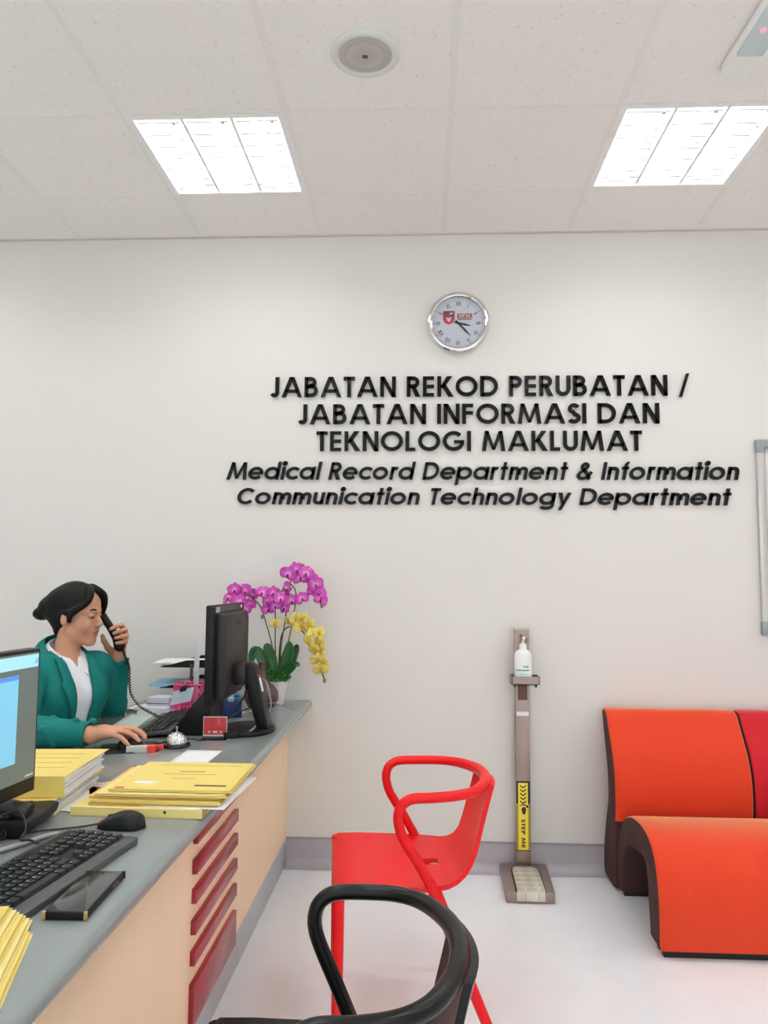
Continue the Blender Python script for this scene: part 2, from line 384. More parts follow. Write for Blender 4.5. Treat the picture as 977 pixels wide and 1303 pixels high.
def disc_ring(mb, c, prof, **k): return mb.lathe([(r, -h) for r, h in prof], c, **k)
sx, sy = -.186, -1.309
t = thing('ceiling_speaker', 'round white speaker with grey grille set in the ceiling tiles', 'speaker', (sx, sy, CEIL))
obj('flange', MB().lathe([(.085, 0), (.112, 0), (.112, -.004), (.107, -.010), (.095, -.013), (.087, -.010), (.085, -.002)], (sx, sy, CEIL), 48), mat('speaker_plastic', (214, 217, 211), .4), t)
def mesh_mat(name, a, b, sc):
    m = mat(name, a, .5, noise=0); nt = m.node_tree; bs = nt.nodes['Principled BSDF']; tc = nt.nodes['Texture Coordinate'] if 'Texture Coordinate' in nt.nodes else nt.nodes.new('ShaderNodeTexCoord')
    v = nt.nodes.new('ShaderNodeTexVoronoi'); v.inputs['Scale'].default_value = sc; v.inputs['Randomness'].default_value = 0
    nt.links.new(tc.outputs['Object'], v.inputs['Vector']); r = nt.nodes.new('ShaderNodeMapRange'); r.inputs['From Min'].default_value = .3; r.inputs['From Max'].default_value = .4
    nt.links.new(v.outputs['Distance'], r.inputs['Value']); x = nt.nodes.new('ShaderNodeMix'); x.data_type = 'RGBA'; x.inputs['A'].default_value = lin(b); x.inputs['B'].default_value = lin(a)
    nt.links.new(r.outputs[0], x.inputs['Factor']); nt.links.new(x.outputs['Result'], bs.inputs['Base Color']); return m
obj('grille', MB().lathe([(0, -.012), (.04, -.0115), (.07, -.010), (.088, -.006), (.088, 0), (0, 0)], (sx, sy, CEIL), 48), mesh_mat('speaker_grille', (188, 182, 175), (150, 145, 140), 500), t)
obj('badge', MB().box(sx-.009, sx+.009, sy-.006, sy+.006, CEIL-.0145, CEIL-.0115, rz=.1), mat('badge_dark', (70, 68, 66), .4), t, label='small dark badge at the middle of the grille')

ex, ey = 1.035, -1.37
t = thing('emergency_light', 'white oblong ceiling unit with glowing red indicator at top right', 'emergency light', (ex, ey, CEIL))
def rrect(w, h, r, n=6):
    o = []
    for cx, cy, a in ((w/2-r, h/2-r, 0), (-w/2+r, h/2-r, 90), (-w/2+r, -h/2+r, 180), (w/2-r, -h/2+r, 270)):
        o += [(cx+r*math.cos(math.radians(a+90*i/n)), cy+r*math.sin(math.radians(a+90*i/n))) for i in range(n+1)]
    return o
rot = .03
def pl(u, v, h): return (ex+u*math.cos(rot)-v*math.sin(rot), ey+u*math.sin(rot)+v*math.cos(rot), CEIL-h)
obj('body', MB().prism(rrect(.12, .40, .05), pl, 0, .022), M_white, t, bevel=.006)
obj('lens', MB().prism([(u, v-.035) for u, v in rrect(.088, .27, .012)], lambda u, v, h: pl(u, v+.01-.02, h), .018, .026), mat('frosted_lens', (196, 212, 212), .25), t, label='pale blue green frosted lens', bevel=.003)
lc = pl(0, .0, .022)
obj('indicator', MB().sphere((pl(-.012, -.03, .022)[0], pl(-.012, -.03, 0)[1], CEIL-.026), .007), mat('red_led', (255, 60, 80), .4, noise=0, emit=6), t, label='glowing red indicator lamp')

# ================================================================== wall sign, every letter raised from the wall
M_letter = mat('gloss_black_acrylic', (13, 12, 12), .2, noise=0, spec=.2)
sg = thing('wall_sign', 'raised glossy black department lettering in five lines on the back wall', 'sign', (.26, -.002, 1.66))
for txt, xa, xb, zb, ch, wt, sl in (('JABATAN REKOD PERUBATAN /', -.734, 1.259, 2.188, .0985, .185, 0), ('JABATAN INFORMASI DAN', -.596, 1.116, 2.055, .097, .185, 0),
                                   ('TEKNOLOGI MAKLUMAT', -.507, 1.033, 1.924, .096, .185, 0), ('Medical Record Department & Information', -.940, 1.468, 1.786, .084, .18, .19),
                                   ('Communication Technology Department', -.891, 1.425, 1.667, .079, .185, .19)):
    W, L = text_quads(txt, wt, gap=.12, slant=sl); k = (xb-xa)/W
    first = None
    for c, x, qs in L:
        if not qs: continue
        mb = MB()
        for p in qs: mb.prism([(xa+a*k, zb+b*ch) for a, b in p], lambda u, v, h: (u, -h, v), .001, .013)
        if c == 'i': pass
        if first is None:
            first = bpy.data.objects.new('text_line', None); COL.objects.link(first); first.parent = sg
            WO[first] = Vector(((xa+xb)/2, -.002, zb)); first.location = WO[first]-WO[sg]
        obj('letter', mb, M_letter, first, smooth=False)

# ================================================================== wall clock
M_chrome = mat('chrome', (225, 225, 225), .07, metal=1, noise=0)
M_ink = mat('black_ink', (30, 32, 36), .5, noise=0)
M_red = mat('emblem_red', (206, 52, 66), .45, noise=0)
kx, kz = .172, 2.546
t = thing('wall_clock', 'round chrome rimmed wall clock with roman numerals above the lettering', 'clock', (kx, 0, kz))
obj('rim', MB().lathe([(.150, .0), (.152, .012), (.150, .028), (.143, .036), (.134, .038), (.127, .034), (.124, .026), (.124, .0)], (kx, -.001, kz), 72, axis='y'), M_chrome, t)
obj('dial', MB().lathe([(0, .012), (.126, .012), (.126, .002), (0, .002)], (kx, 0, kz), 60, axis='y'), mat('clock_dial', (226, 229, 238), .4, noise=.01), t)
ck = MB()
RN = ['XII', 'I', 'II', 'III', 'IV', 'V', 'VI', 'VII', 'VIII', 'IX', 'X', 'XI']
for n, rn in enumerate(RN):
    a = n*PI/6; ca, sa = math.cos(a), math.sin(a)
    W, L = text_quads(rn, .14, gap=.14); hgt = .0205
    for c, x, qs in L:
        for p in qs:
            pts = []
            for u, v in p:
                uu, vv = (u-W/2)*hgt*.85, (v-.5)*hgt+.097
                pts.append((kx+uu*ca+vv*sa, kz-uu*sa+vv*ca))
            ck.prism(pts, lambda u, v, h: (u, -h, v), .0122, .0132)
for n in range(60):
    a = n*PI/30; r0 = .113 if n % 5 else .111; wd = .0006 if n % 5 else .0014
    pts = [(kx+u*math.cos(a)+v*math.sin(a), kz-u*math.sin(a)+v*math.cos(a)) for u, v in ((-wd, r0), (wd, r0), (wd, .119), (-wd, .119))]
    ck.prism(pts, lambda u, v, h: (u, -h, v), .0122, .0132)
obj('numerals', ck, mat('numeral_grey', (64, 70, 80), .5, noise=0), t, smooth=False)
Wd = lambda u, v, h: (kx+u, -h, kz+v)
em = MB()
sh = lambda s, dx=0, dz=0: [(dx-.045+s*x, dz+.031+s*y) for x, y in [(-.028, .030), (.028, .030), (.028, -.005)]+[(.028*math.cos(a), -.005+.031*math.sin(a)) for a in np.linspace(-.25, -PI+.25, 9)]+[(-.028, -.005)]]
em.prism(sh(1), Wd, .0122, .0134, 0); em.prism([(-.069, .034), (-.046, .034), (-.046, .058), (-.069, .058)], Wd, .0134, .0139, 1)
em.prism([(-.043, .034), (-.021, .034), (-.021, .058), (-.043, .058)], Wd, .0134, .0139, 2)
em.prism([(-.045, .026), (-.032, .030), (-.038, .012), (-.045, .006), (-.052, .012), (-.058, .030)], Wd, .0134, .0139, 3)
em.prism([(-.040, .042), (-.026, .046), (-.026, .052), (-.040, .052)], Wd, .0139, .0144, 3)
em.prism([(-.004, .028), (.066, .028), (.066, .047), (-.004, .047)], Wd, .0122, .0134, 0)
write(em, 'UPM', lambda u, v, h: (kx+.031+u, -h, kz+.0305+v), .056, .0135, .0134, .0142, 3, w=.24)
for zz in (.0225, .0175): em.prism([(-.004, zz), (.066, zz), (.066, zz+.0028), (-.004, zz+.0028)], Wd, .0122, .0130, 1)
obj('emblem', em, [M_red, mat('emblem_grey', (120, 104, 112), .5, noise=0), mat('emblem_slate', (86, 96, 104), .5, noise=0), mat('emblem_white', (235, 225, 228), .5, noise=0)], t, smooth=False, label='red shield emblem with red lettered block')
def hand(name, ang, L, wd, y0):
    a = math.radians(ang); ca, sa = math.cos(a), math.sin(a)
    pts = [(kx+u*ca+v*sa, kz-u*sa+v*ca) for u, v in ((-wd, -.018), (wd, -.018), (wd*1.3, L*.55), (wd*.3, L), (-wd*.3, L), (-wd*1.3, L*.55))]
    return obj(name, MB().prism(pts, lambda u, v, h: (u, -h, v), y0, y0+.0012), M_ink, t, smooth=False)
hand('hour_hand', 103, .062, .0036, .0155); hand('minute_hand', 137, .088, .003, .0175)
obj('hub', MB().lathe([(0, .020), (.005, .020), (.005, .012), (0, .012)], (kx, 0, kz), 16, axis='y'), M_ink, t)
M_glass = bpy.data.materials.new('clear_glass'); M_glass.use_nodes = True
_n = M_glass.node_tree; _n.nodes.clear(); _o = _n.nodes.new('ShaderNodeOutputMaterial'); _t = _n.nodes.new('ShaderNodeBsdfTransparent'); _g = _n.nodes.new('ShaderNodeBsdfGlossy'); _g.inputs['Roughness'].default_value = .03
_x = _n.nodes.new('ShaderNodeMixShader'); _fr = _n.nodes.new('ShaderNodeFresnel'); _fr.inputs['IOR'].default_value = 1.3; _n.links.new(_fr.outputs[0], _x.inputs[0]); _n.links.new(_t.outputs[0], _x.inputs[1]); _n.links.new(_g.outputs[0], _x.inputs[2]); _n.links.new(_x.outputs[0], _o.inputs[0])
obj('glass', MB().lathe([(0, .0265), (.1245, .0265), (.1245, .025), (0, .025)], (kx, 0, kz), 48, axis='y'), M_glass, t)

# ================================================================== notice board at the right edge
M_alu = mat('brushed_aluminium', (200, 198, 194), .35, metal=.6, noise=.03, scale=30)
bx0, bx1, bz0, bz1 = 1.553, 2.45, 1.074, 1.972
t = thing('notice_board', 'aluminium framed notice board with grey corner caps at right edge', 'notice board', ((bx0+bx1)/2, 0, bz0))
obj('panel', MB().box(bx0+.02, bx1-.02, -.012, -.001, bz0+.02, bz1-.02), mat('board_surface', (176, 168, 164), .7), t)
for nm, a in (('frame_side', (bx0, bx0+.034, bz0, bz1)), ('frame_side', (bx1-.034, bx1, bz0, bz1)), ('frame_rail', (bx0+.034, bx1-.034, bz1-.034, bz1)), ('frame_rail', (bx0+.034, bx1-.034, bz0, bz0+.034))):
    obj(nm, MB().box(a[0], a[1], -.024, -.001, a[2], a[3]), M_alu, t, bevel=.003)
for x, z in ((bx0, bz0), (bx0, bz1), (bx1, bz0), (bx1, bz1)):
    sx_ = 1 if x == bx0 else -1; sz_ = 1 if z == bz0 else -1
    poly = [(0, 0), (.062, 0), (.062, .036), (.036, .036), (.036, .062), (0, .062)]
    obj('corner_cap', MB().prism([(x+sx_*(u-.002), z+sz_*(v-.002)) for u, v in poly], lambda u, v, h: (u, -h, v), .0005, .028), mat('cap_grey', (146, 153, 156), .4), t, bevel=.003)
M_paper = mat('white_paper', (238, 238, 240), .7, noise=.01)
for n, (x0, x1, z0, z1, lb) in enumerate(((1.592, 1.95, 1.55, 1.935, 'upper white notice sheet pinned on the aluminium framed board'), (1.597, 1.93, 1.235, 1.535, 'lower white notice sheet pinned on the aluminium framed board'))):
    mb = MB().grid([[(x0+(x1-x0)*i/6, -.0135-.004*math.sin(i*1.1+n), z0+(z1-z0)*j/6) for i in range(7)] for j in range(7)])
    p = tag(obj('notice_sheet', mb, M_paper, thick=.0006), lb, 'paper', 'sheets on the notice board')
    tl = MB()
    for k in range(9): tl.box(x0+.03, x1-.03-.05*((k*7) % 3), -.0195, -.0188, z1-.05-k*.03, z1-.047-k*.03)
    obj('print_lines', tl, mat('print_grey', (150, 150, 156), .6, noise=0), p, smooth=False)
    for q in (0, 1): obj('pin', MB().sphere((x0+.02+q*(x1-x0-.04), -.021, z1-.015), .005), mat('pin_grey', (120, 124, 128), .3), p)

# ================================================================== hand sanitiser stand
M_ss = mat('brushed_steel', (156, 138, 130), .32, metal=.75, noise=.06, scale=60, aniso=(1, 1, .04))
t = thing('sanitizer_stand', 'brushed steel foot operated sanitizer stand against the back wall', 'stand', (.455, -.19, 0))
bz = .046
obj('base', MB().add([(.355, -.03, 0), (.563, -.03, 0), (.546, -.347, 0), (.348, -.347, 0), (.355, -.03, bz), (.563, -.03, bz), (.546, -.347, bz), (.348, -.347, bz)],
    [(3, 2, 1, 0), (4, 5, 6, 7), (0, 1, 5, 4), (1, 2, 6, 5), (2, 3, 7, 6), (3, 0, 4, 7)]), M_ss, t, bevel=.004)
pd = [(.392, -.352), (.506, -.352), (.514, -.12), (.506, -.092), (.485, -.078), (.425, -.078), (.405, -.092), (.399, -.12)]
M_dk = mat('black_gap', (20, 18, 18), .6, noise=0)
obj('pedal_slot', MB().prism([(.449+(u-.449)*1.10, -.21+(v+.21)*1.05) for u, v in pd if True], lambda u, v, h: (u, max(v, -.3475), h), bz-.002, bz+.0012), M_dk, t, smooth=False)
def tread():
    m = mat('diamond_tread', (214, 211, 202), .4, metal=.35, noise=.25, scale=14); nt = m.node_tree; b = nt.nodes['Principled BSDF']; src = b.inputs['Base Color'].links[0].from_socket
    tc = nt.nodes.new('ShaderNodeTexCoord'); mp = nt.nodes.new('ShaderNodeMapping'); mp.inputs['Rotation'].default_value = (0, 0, PI/4); mp.inputs['Scale'].default_value = (26, 26, 26)
    c = nt.nodes.new('ShaderNodeTexChecker'); c.inputs['Scale'].default_value = 1; nt.links.new(tc.outputs['Object'], mp.inputs[0]); nt.links.new(mp.outputs[0], c.inputs['Vector'])
    x = nt.nodes.new('ShaderNodeMix'); x.data_type = 'RGBA'; x.blend_type = 'MULTIPLY'; x.inputs['Factor'].default_value = 1; nt.links.new(src, x.inputs['A'])
    c.inputs['Color1'].default_value = lin((255, 255, 250)); c.inputs['Color2'].default_value = lin((232, 228, 218)); nt.links.new(c.outputs['Color'], x.inputs['B']); nt.links.new(x.outputs['Result'], b.inputs['Base Color'])
    return m
pe = obj('pedal', MB().prism(pd, lambda u, v, h: (u, v, h+.010*(1 if v < -.3 else .35)), bz-.002, bz+.002).box(.392, .506, -.356, -.350, .012, bz+.012), tread(), t, label='pale diamond pattern foot pedal', bevel=.001)
px0, px1, py0, py1 = .425, .490, -.062, -.030
obj('post', MB().box(px0, px1, py0, py1, bz, 1.088), M_ss, t, bevel=.002)
obj('cap_plate', MB().box(px0-.002, px1+.002, py0-.002, py1+.002, 1.088, 1.094), M_alu, t, bevel=.001)
tr = MB(); tx0, tx1, ty0, ty1, tz = .400, .523, -.155, -.062, .852
tr.box(tx0, tx1, ty0, ty1, tz, tz+.004); tr.box(tx0, tx1, ty0, ty0+.003, tz, tz+.036); tr.box(tx0, tx0+.003, ty0, ty1, tz, tz+.036); tr.box(tx1-.003, tx1, ty0, ty1, tz, tz+.036); tr.box(tx0, tx1, ty1-.003, ty1, tz, tz+.036)
tray = obj('bottle_tray', tr, M_ss, t, smooth=False)
for x in (.415, .508): obj('bolt', MB().lathe([(0, -.012), (.005, -.012), (.005, 0), (0, 0)], (x, -.135, tz), 10), M_dk, tray)
obj('bracket', MB().box(.437, .478, -.075, -.062, .775, tz), mat('bracket_brown', (96, 66, 58), .4, metal=.4), t, bevel=.002)
pa = MB().tube(spline([(.452, -.06, 1.062), (.452, -.085, 1.064), (.452, -.118, 1.058)], 5), .006, 10).box(.444, .460, -.12, -.098, 1.044, 1.058).box(.474, .488, -.072, -.06, 1.035, 1.05)
obj('press_arm', pa, mat('arm_steel', (130, 112, 100), .3, metal=.7), t)
st = obj('tag_sticker', MB().box(.430, .484, -.0632, -.0625, .703, .721), M_paper, t, smooth=False, label='small white asset sticker')
# yellow and black STEP ME label on the post face
sm = MB(); yF = -.0622; F = lambda u, v, h: (.4565+u, yF-h, v)
z0_, z1_ = .112, .415; hw = .0305
sm.prism([(-hw, z0_), (hw, z0_), (hw, z1_), (-hw, z1_)], F, 0, .0006, 0)
sm.prism([(-.0215, z0_+.004), (.0215, z0_+.004), (.0215, z1_-.008), (-.0215, z1_-.008)], F, .0006, .0010, 1)
for n in range(24):
    zz = z0_+.004+n*.0092
    if zz > z0_+.205: break
    for q in (-1, 1): sm.prism([(q*.0225, zz), (q*.0295, zz+.003), (q*.0295, zz+.0075), (q*.0225, zz+.0045)], F, .0006, .0010, 1)
for n in range(5):
    zz = z1_-.022-n*.017
    sm.prism([(-.014, zz), (0, zz-.010), (0, zz-.0035), (-.014, zz+.0065)], F, .0010, .0014, 0); sm.prism([(.014, zz), (0, zz-.010), (0, zz-.0035), (.014, zz+.0065)], F, .0010, .0014, 0)
fz = .290
sm.prism([(.003+.011*math.cos(a)*(1 if math.sin(a) > 0 else .8), fz-.004+.017*math.sin(a)) for a in np.linspace(0, 2*PI, 18)[:-1]], F, .0010, .0014, 0)
for u, v, r in ((-.0125, .017, .0026), (-.0065, .0215, .0030), (.0005, .0225, .0033), (.0085, .0205, .0038), (.017, .014, .0052)):
    sm.prism([(u+r*math.cos(a), fz+v+r*1.2*math.sin(a)) for a in np.linspace(0, 2*PI, 10)[:-1]], F, .0010, .0014, 0)
write(sm, 'STEP ME', lambda u, v, h: (.4565-.0085+v, yF-h, .187-u), .125, .017, .0010, .0014, 0, w=.22)
obj('step_label', sm, [mat('sticker_black', (28, 26, 24), .45, noise=0), mat('sticker_yellow', (240, 214, 62), .45, noise=.02)], t, smooth=False, label='yellow and black STEP ME footprint sticker')

bx, by, bz_ = .4555, -.112, tz+.0045
t = thing('sanitizer_bottle', 'white pump bottle with a green stripe on the steel stand tray', 'bottle', (bx, by, bz_))
M_hdpe = mat('white_plastic', (238, 240, 240), .35, noise=.01)
obj('bottle_body', MB().lathe([(0, 0), (.035, 0), (.0385, .004), (.039, .02), (.039, .115), (.037, .128), (.030, .140), (.018, .147), (.016, .150), (0, .150)], (bx, by, bz_), 36), M_hdpe, t)
obj('pump_collar', MB().lathe([(0, .150), (.016, .150), (.0165, .165), (.013, .172), (.006, .176), (0, .176)], (bx, by, bz_), 24), M_hdpe, t)
obj('pump_head', MB().lathe([(0, .176), (.0045, .176), (.0045, .192), (.009, .194), (.009, .203), (0, .204)], (bx, by, bz_), 18).tube([(bx, by, bz_+.198), (bx, by-.022, bz_+.199), (bx, by-.036, bz_+.192)], [.006, .005, .004], 10), M_hdpe, t)
lab = MB()
def cyl(r): return lambda u, v, h: (bx+(r+h)*math.sin(u/r), by-(r+h)*math.cos(u/r), bz_+v)
def band(mb, u0, u1, v0, v1, m, h=.0004):
    n = 12
    for i in range(n):
        a, b = u0+(u1-u0)*i/n, u0+(u1-u0)*(i+1)/n
        mb.prism([(a, v0), (b, v0), (b, v1), (a, v1)], cyl(.0392), 0, h, m)
band(lab, -.04, .022, .012, .056, 1, .0003); band(lab, -.042, .022, .0565, .061, 0)
for k in range(3): band(lab, -.022, .014, .040-k*.009, .0425-k*.009, 2, .0006)
for k in range(4): band(lab, -.004+k*.0062, .0008+k*.0062, .070, .079, 2, .0006)
obj('bottle_label', lab, [mat('label_green', (52, 120, 96), .5, noise=0), mat('label_mint', (222, 234, 230), .5, noise=0), mat('label_grey', (150, 170, 166), .5, noise=0)], t, smooth=False, label='pale label with green stripe')

# ================================================================== modular wave sofa
M_or = mat('orange_fabric', (204, 55, 25), .75, noise=.05, scale=120, bump=.15, bscale=900, spec=.25)
M_rd = mat('red_fabric', (186, 22, 34), .75, noise=.05, scale=120, bump=.15, bscale=900, spec=.25)
for m_ in (M_or, M_rd):
    b_ = m_.node_tree.nodes['Principled BSDF']; b_.inputs['Sheen Weight'].default_value = 1; b_.inputs['Sheen Roughness'].default_value = .4; b_.inputs['Sheen Tint'].default_value = (1, .75, .4, 1) if m_ is M_or else (1, .4, .45, 1)
M_br = mat('brown_fabric', (70, 48, 46), .85, noise=.08, scale=120, bump=.15, bscale=900, spec=.2)
backp = spline([(-.045, .742), (-.098, .732), (-.150, .66), (-.212, .57), (-.243, .47), (-.247, .36), (-.235, .30), (-.205, .16), (-.195, .03), (-.18, .012), (-.06, .010), (-.012, .03), (-.02, .14), (-.062, .26), (-.105, .35), (-.112, .42), (-.10, .50), (-.06, .61), (-.020, .71), (-.026, .732)], 3, True)
seato = spline([(-.215, .02), (-.21, .16), (-.24, .25), (-.305, .325), (-.40, .372), (-.50, .392), (-.60, .393), (-.69, .372), (-.75, .318), (-.783, .23), (-.792, .12), (-.79, .03)], 4)
seati = spline([(-.672, .03), (-.652, .15), (-.642, .23), (-.615, .272), (-.55, .274), (-.47, .268), (-.385, .250), (-.335, .205), (-.27, .10), (-.245, .02)], 4)
def extr(poly, x0, x1, top, dark=lambda y, z: False):
    """profile in (y,z) swept along x; end faces take material 1, rounded a little at both ends"""
    mb = MB(); N = len(poly); c = np.array(poly).mean(0)
    xs = [(x0, .006), (x0+.004, .002), (x0+.012, 0)]+[(x0+(x1-x0)*i/6, 0) for i in range(1, 6)]+[(x1-.012, 0), (x1-.004, .002), (x1, .006)]
    nr = []
    for i in range(N):
        a = np.array(poly[(i+1) % N])-np.array(poly[i-1]); a = a/np.linalg.norm(a); nr.append((-a[1], a[0]))
    ar = sum(poly[i][0]*poly[(i+1) % N][1]-poly[(i+1) % N][0]*poly[i][1] for i in range(N)); sg_ = 1 if ar > 0 else -1
    R_ = [[(x, y+sg_*nr[i][0]*d, z+sg_*nr[i][1]*d) for i, (y, z) in enumerate(poly)] for x, d in xs]
    for r in R_: r.append(r[0])
    mb.grid(R_, top)
    for q, f in enumerate(mb.f):
        y_, z_ = np.mean([mb.v[i][1:] for i in f], 0)
        if dark(y_, z_): mb.m[q] = 1
    mb.add(R_[0][:-1], [tuple(range(N))], 1); mb.add(R_[-1][:-1], [tuple(range(N))[::-1]], 1)
    return mb
for nm, xa, xb, M_, lb in (('sofa_unit', .822, 1.392, M_or, 'orange fabric wave sofa unit with dark brown sides beside sanitizer stand'), ('sofa_unit', 1.402, 1.972, M_rd, 'red fabric wave sofa unit joined to the orange one at right edge')):
    t = thing(nm, lb, 'sofa', ((xa+xb)/2, -.4, 0), 'modular wave sofa units')
    obj('backrest', extr(backp, xa, xb, 0, lambda y, z: z < .30 or y > -.03 and z < .70), [M_or if M_ is M_or else M_rd, M_br], t, ang=50)
    sb = extr(seato+seati, xa+.012, xb+.0, 0, lambda y, z: z < .03 or y > -.245 or (-.675 < y and z < .285))
    if M_ is M_or: seat_x = xb
    obj('seat', sb, [M_, M_br], t, ang=50)
    ft = MB()
    for y in (-.755, -.70, -.23): ft.box(xa+.03, xb-.03, y-.012, y+.012, 0, .03)
    obj('glide_rail', ft, M_dk, t, smooth=False)

# ================================================================== plastic armchairs
def armchair(loc, ang, M_, lb, name='armchair', reach=0, shift=0):
    T = Matrix.Translation(loc) @ Matrix.Rotation(ang, 4, 'Z')
    t = thing(name, lb, 'chair', loc, 'moulded plastic armchairs')
    secs = [(.203, .405, .228), (.205, .425, .231), (.200, .440, .234), (.185, .449, .236), (.12, .449, .237), (.03, .446, .236), (-.05, .443, .233), (-.075, .442, .230), (-.125, .443, .215), (-.155, .447, .190), (-.178, .456, .165), (-.198, .474, .142), (-.213, .500, .129), (-.224, .535, .123), (-.236, .58, .120), (-.250, .63, .118), (-.262, .675, .118), (-.267, .693, .118)]
    us = [-1, -.97, -.9, -.75, -.5, -.3, -.06, .17, .3, .5, .75, .9, .97, 1]
    def shell(z):
        R_ = []
        for k, (x, zz, hw_) in enumerate(secs):
            r = []
            a = secs[max(k-1, 0)]; b = secs[min(k+1, len(secs)-1)]; tx, tz_ = b[0]-a[0], b[1]-a[1]; L_ = math.hypot(tx, tz_); nx, nz = tz_/L_, -tx/L_
            back = max(0, min(1, (zz-.47)/.2)); back_ = shift
            for u in us:
                dip = -.006*(1-u*u)*(1-back); bow = -.022*back*(1-u*u)
                r.append((x+bow+nx*z-back_*back, u*hw_, zz+dip+nz*z))
            R_.append(r)
        return R_
    top, bot = shell(.0), shell(-.014); mb = MB(); n, k = len(secs), len(us)
    hole = lambda i, j: i == 7 and j == 6
    mb.grid(top, skip=hole); mb.grid([r[::-1] for r in bot], skip=lambda i, j: i == 7 and j == k-2-6)
    for i in range(n-1):
        for j in (0, k-1): mb.add([top[i][j], top[i+1][j], bot[i+1][j], bot[i][j]], [(0, 1, 2, 3)])
    for j in range(k-1):
        for i in (0, n-1): mb.add([top[i][j], top[i][j+1], bot[i][j+1], bot[i][j]], [(0, 1, 2, 3)])
    cs = [(7, 6), (7, 7), (8, 7), (8, 6)]
    for q in range(4):
        a, b = cs[q], cs[(q+1) % 4]; mb.add([top[a[0]][a[1]], top[b[0]][b[1]], bot[b[0]][b[1]], bot[a[0]][a[1]]], [(0, 1, 2, 3)])
    obj('seat_shell', mb.tf(T), M_, t, ang=60)
    loop = []
    half = [(-.082, .229, .430), (-.048, .233, .505), (-.016, .233, .575), (-.002, .233, .612), (.001, .233, .640), (-.006, .233, .665), (-.024, .233, .682), (-.050, .233, .689), (-.10, .232, .690), (-.16, .219, .692), (-.208, .186, .694), (-.243, .131, .696), (-.264, .068, .698), (-.271, 0, .699)]
    half = [(x+reach*max(0, min(1, (z-.465)/.11))*max(0, min(1, (x+.2)/.1)) - shift*max(0, min(1, (-.1-x)/.15)), y, z) for x, y, z in half]
    path = spline(half+[(x, -y, z) for x, y, z in half[-2::-1]], 6)
    rad = [.0148+(.003*max(0, (-.18-p[0])/.1)) for p in path]
    obj('arm_loop', MB().tube(path, rad, 14).tf(T), M_, t, ang=60)
    for q in (-1, 1):
        obj('leg', MB().tube([(-.066, q*.232, .462), (-.082, q*.232, .43), (-.168, q*.233, .22), (-.262, q*.235, 0)], [.0148, .0165, .016, .0145], 12).tf(T), M_, t)
        obj('leg', MB().tube([(.188, q*.219, .445), (.188, q*.220, .30), (.190, q*.221, .0)], [.0175, .0168, .0145], 12).tf(T), M_, t)
    obj('under_frame', MB().tube([(.17, -.21, .424), (.17, .21, .424)], .010, 8).tf(T), M_, t)
    return t
M_rp = mat('red_plastic', (214, 10, 16), .4, spec=.3, noise=.02, scale=90, bump=.05, bscale=800)
M_bp = mat('black_plastic_chair', (9, 11, 10), .3, spec=.28, noise=.04, scale=90, bump=.05, bscale=800)
armchair((-.072, -1.142, 0), PI+.12, M_rp, 'red moulded plastic armchair facing the desk', reach=.020)
armchair((-.198, -2.277, 0), PI+.05, M_bp, 'black moulded plastic armchair in front, cut off at the bottom', shift=-.008)
# ================================================================== reception desk
DT = .75
def wood(name, rgb):
    return mat(name, rgb, .45, noise=.045, scale=5, aniso=(6, 6, .6), spec=.35)
M_wood = wood('beech_laminate', (244, 214, 180))
M_top = mat('grey_worktop', (134, 141, 140), .15, noise=.05, scale=300, spec=.5)
M_mar = mat('maroon_panel', (150, 30, 44), .22, noise=.02)
M_plinth = mat('steel_plinth', (182, 183, 184), .35, metal=.1, noise=.04, scale=20)
dk = thing('reception_desk', 'beech fronted reception desk with six stacked maroon strips and grey plinth', 'desk', (-.9, -1.5, 0))
obj('front_panel', MB().box(-.645, -.62, -3.0, -.002, .124, .713), M_wood, dk)
pb = MB()
for y0, y1 in ((-3.0, -1.93), (-1.925, -.935), (-.93, -.002)): pb.box(-.64, -.623, y0, y1, 0, .122)
obj('plinth', pb, M_plinth, dk, bevel=.001)
for z0, z1 in ((.590, .626), (.510, .548), (.433, .471), (.352, .390), (.272, .310), (.115, .225)):
    obj('accent_strip', MB().box(-.621, -.606, -1.495, -1.02, z0, z1), M_mar, dk, bevel=.0015, label='maroon raised strip')
obj('end_panel', MB().box(-1.25, -.645, -.03, -.002, 0, .713), M_wood, dk); obj('end_panel', MB().box(-1.25, -.645, -3.0, -2.97, 0, .713), M_wood, dk)
wt = MB(); T_ = .036
ed = [(-1.285+.018*math.sin(a)*0-.0, 0) for a in ()]
prof_w = [(-.528+.018*math.cos(a), DT-.018+.018*math.sin(a)) for a in np.linspace(-PI/2, PI/2, 9)]+[(-1.279+.006*math.cos(a), DT-.006+.006*math.sin(a)) for a in np.linspace(PI/2, PI, 4)]+[(-1.285, DT-T_)]
wt.prism(prof_w, lambda x, z, y: (x, y, z), -3.05, -.001)
tag(obj('worktop', wt, M_top, ang=30), 'long grey worktop with rounded edge along the reception desk', 'worktop')

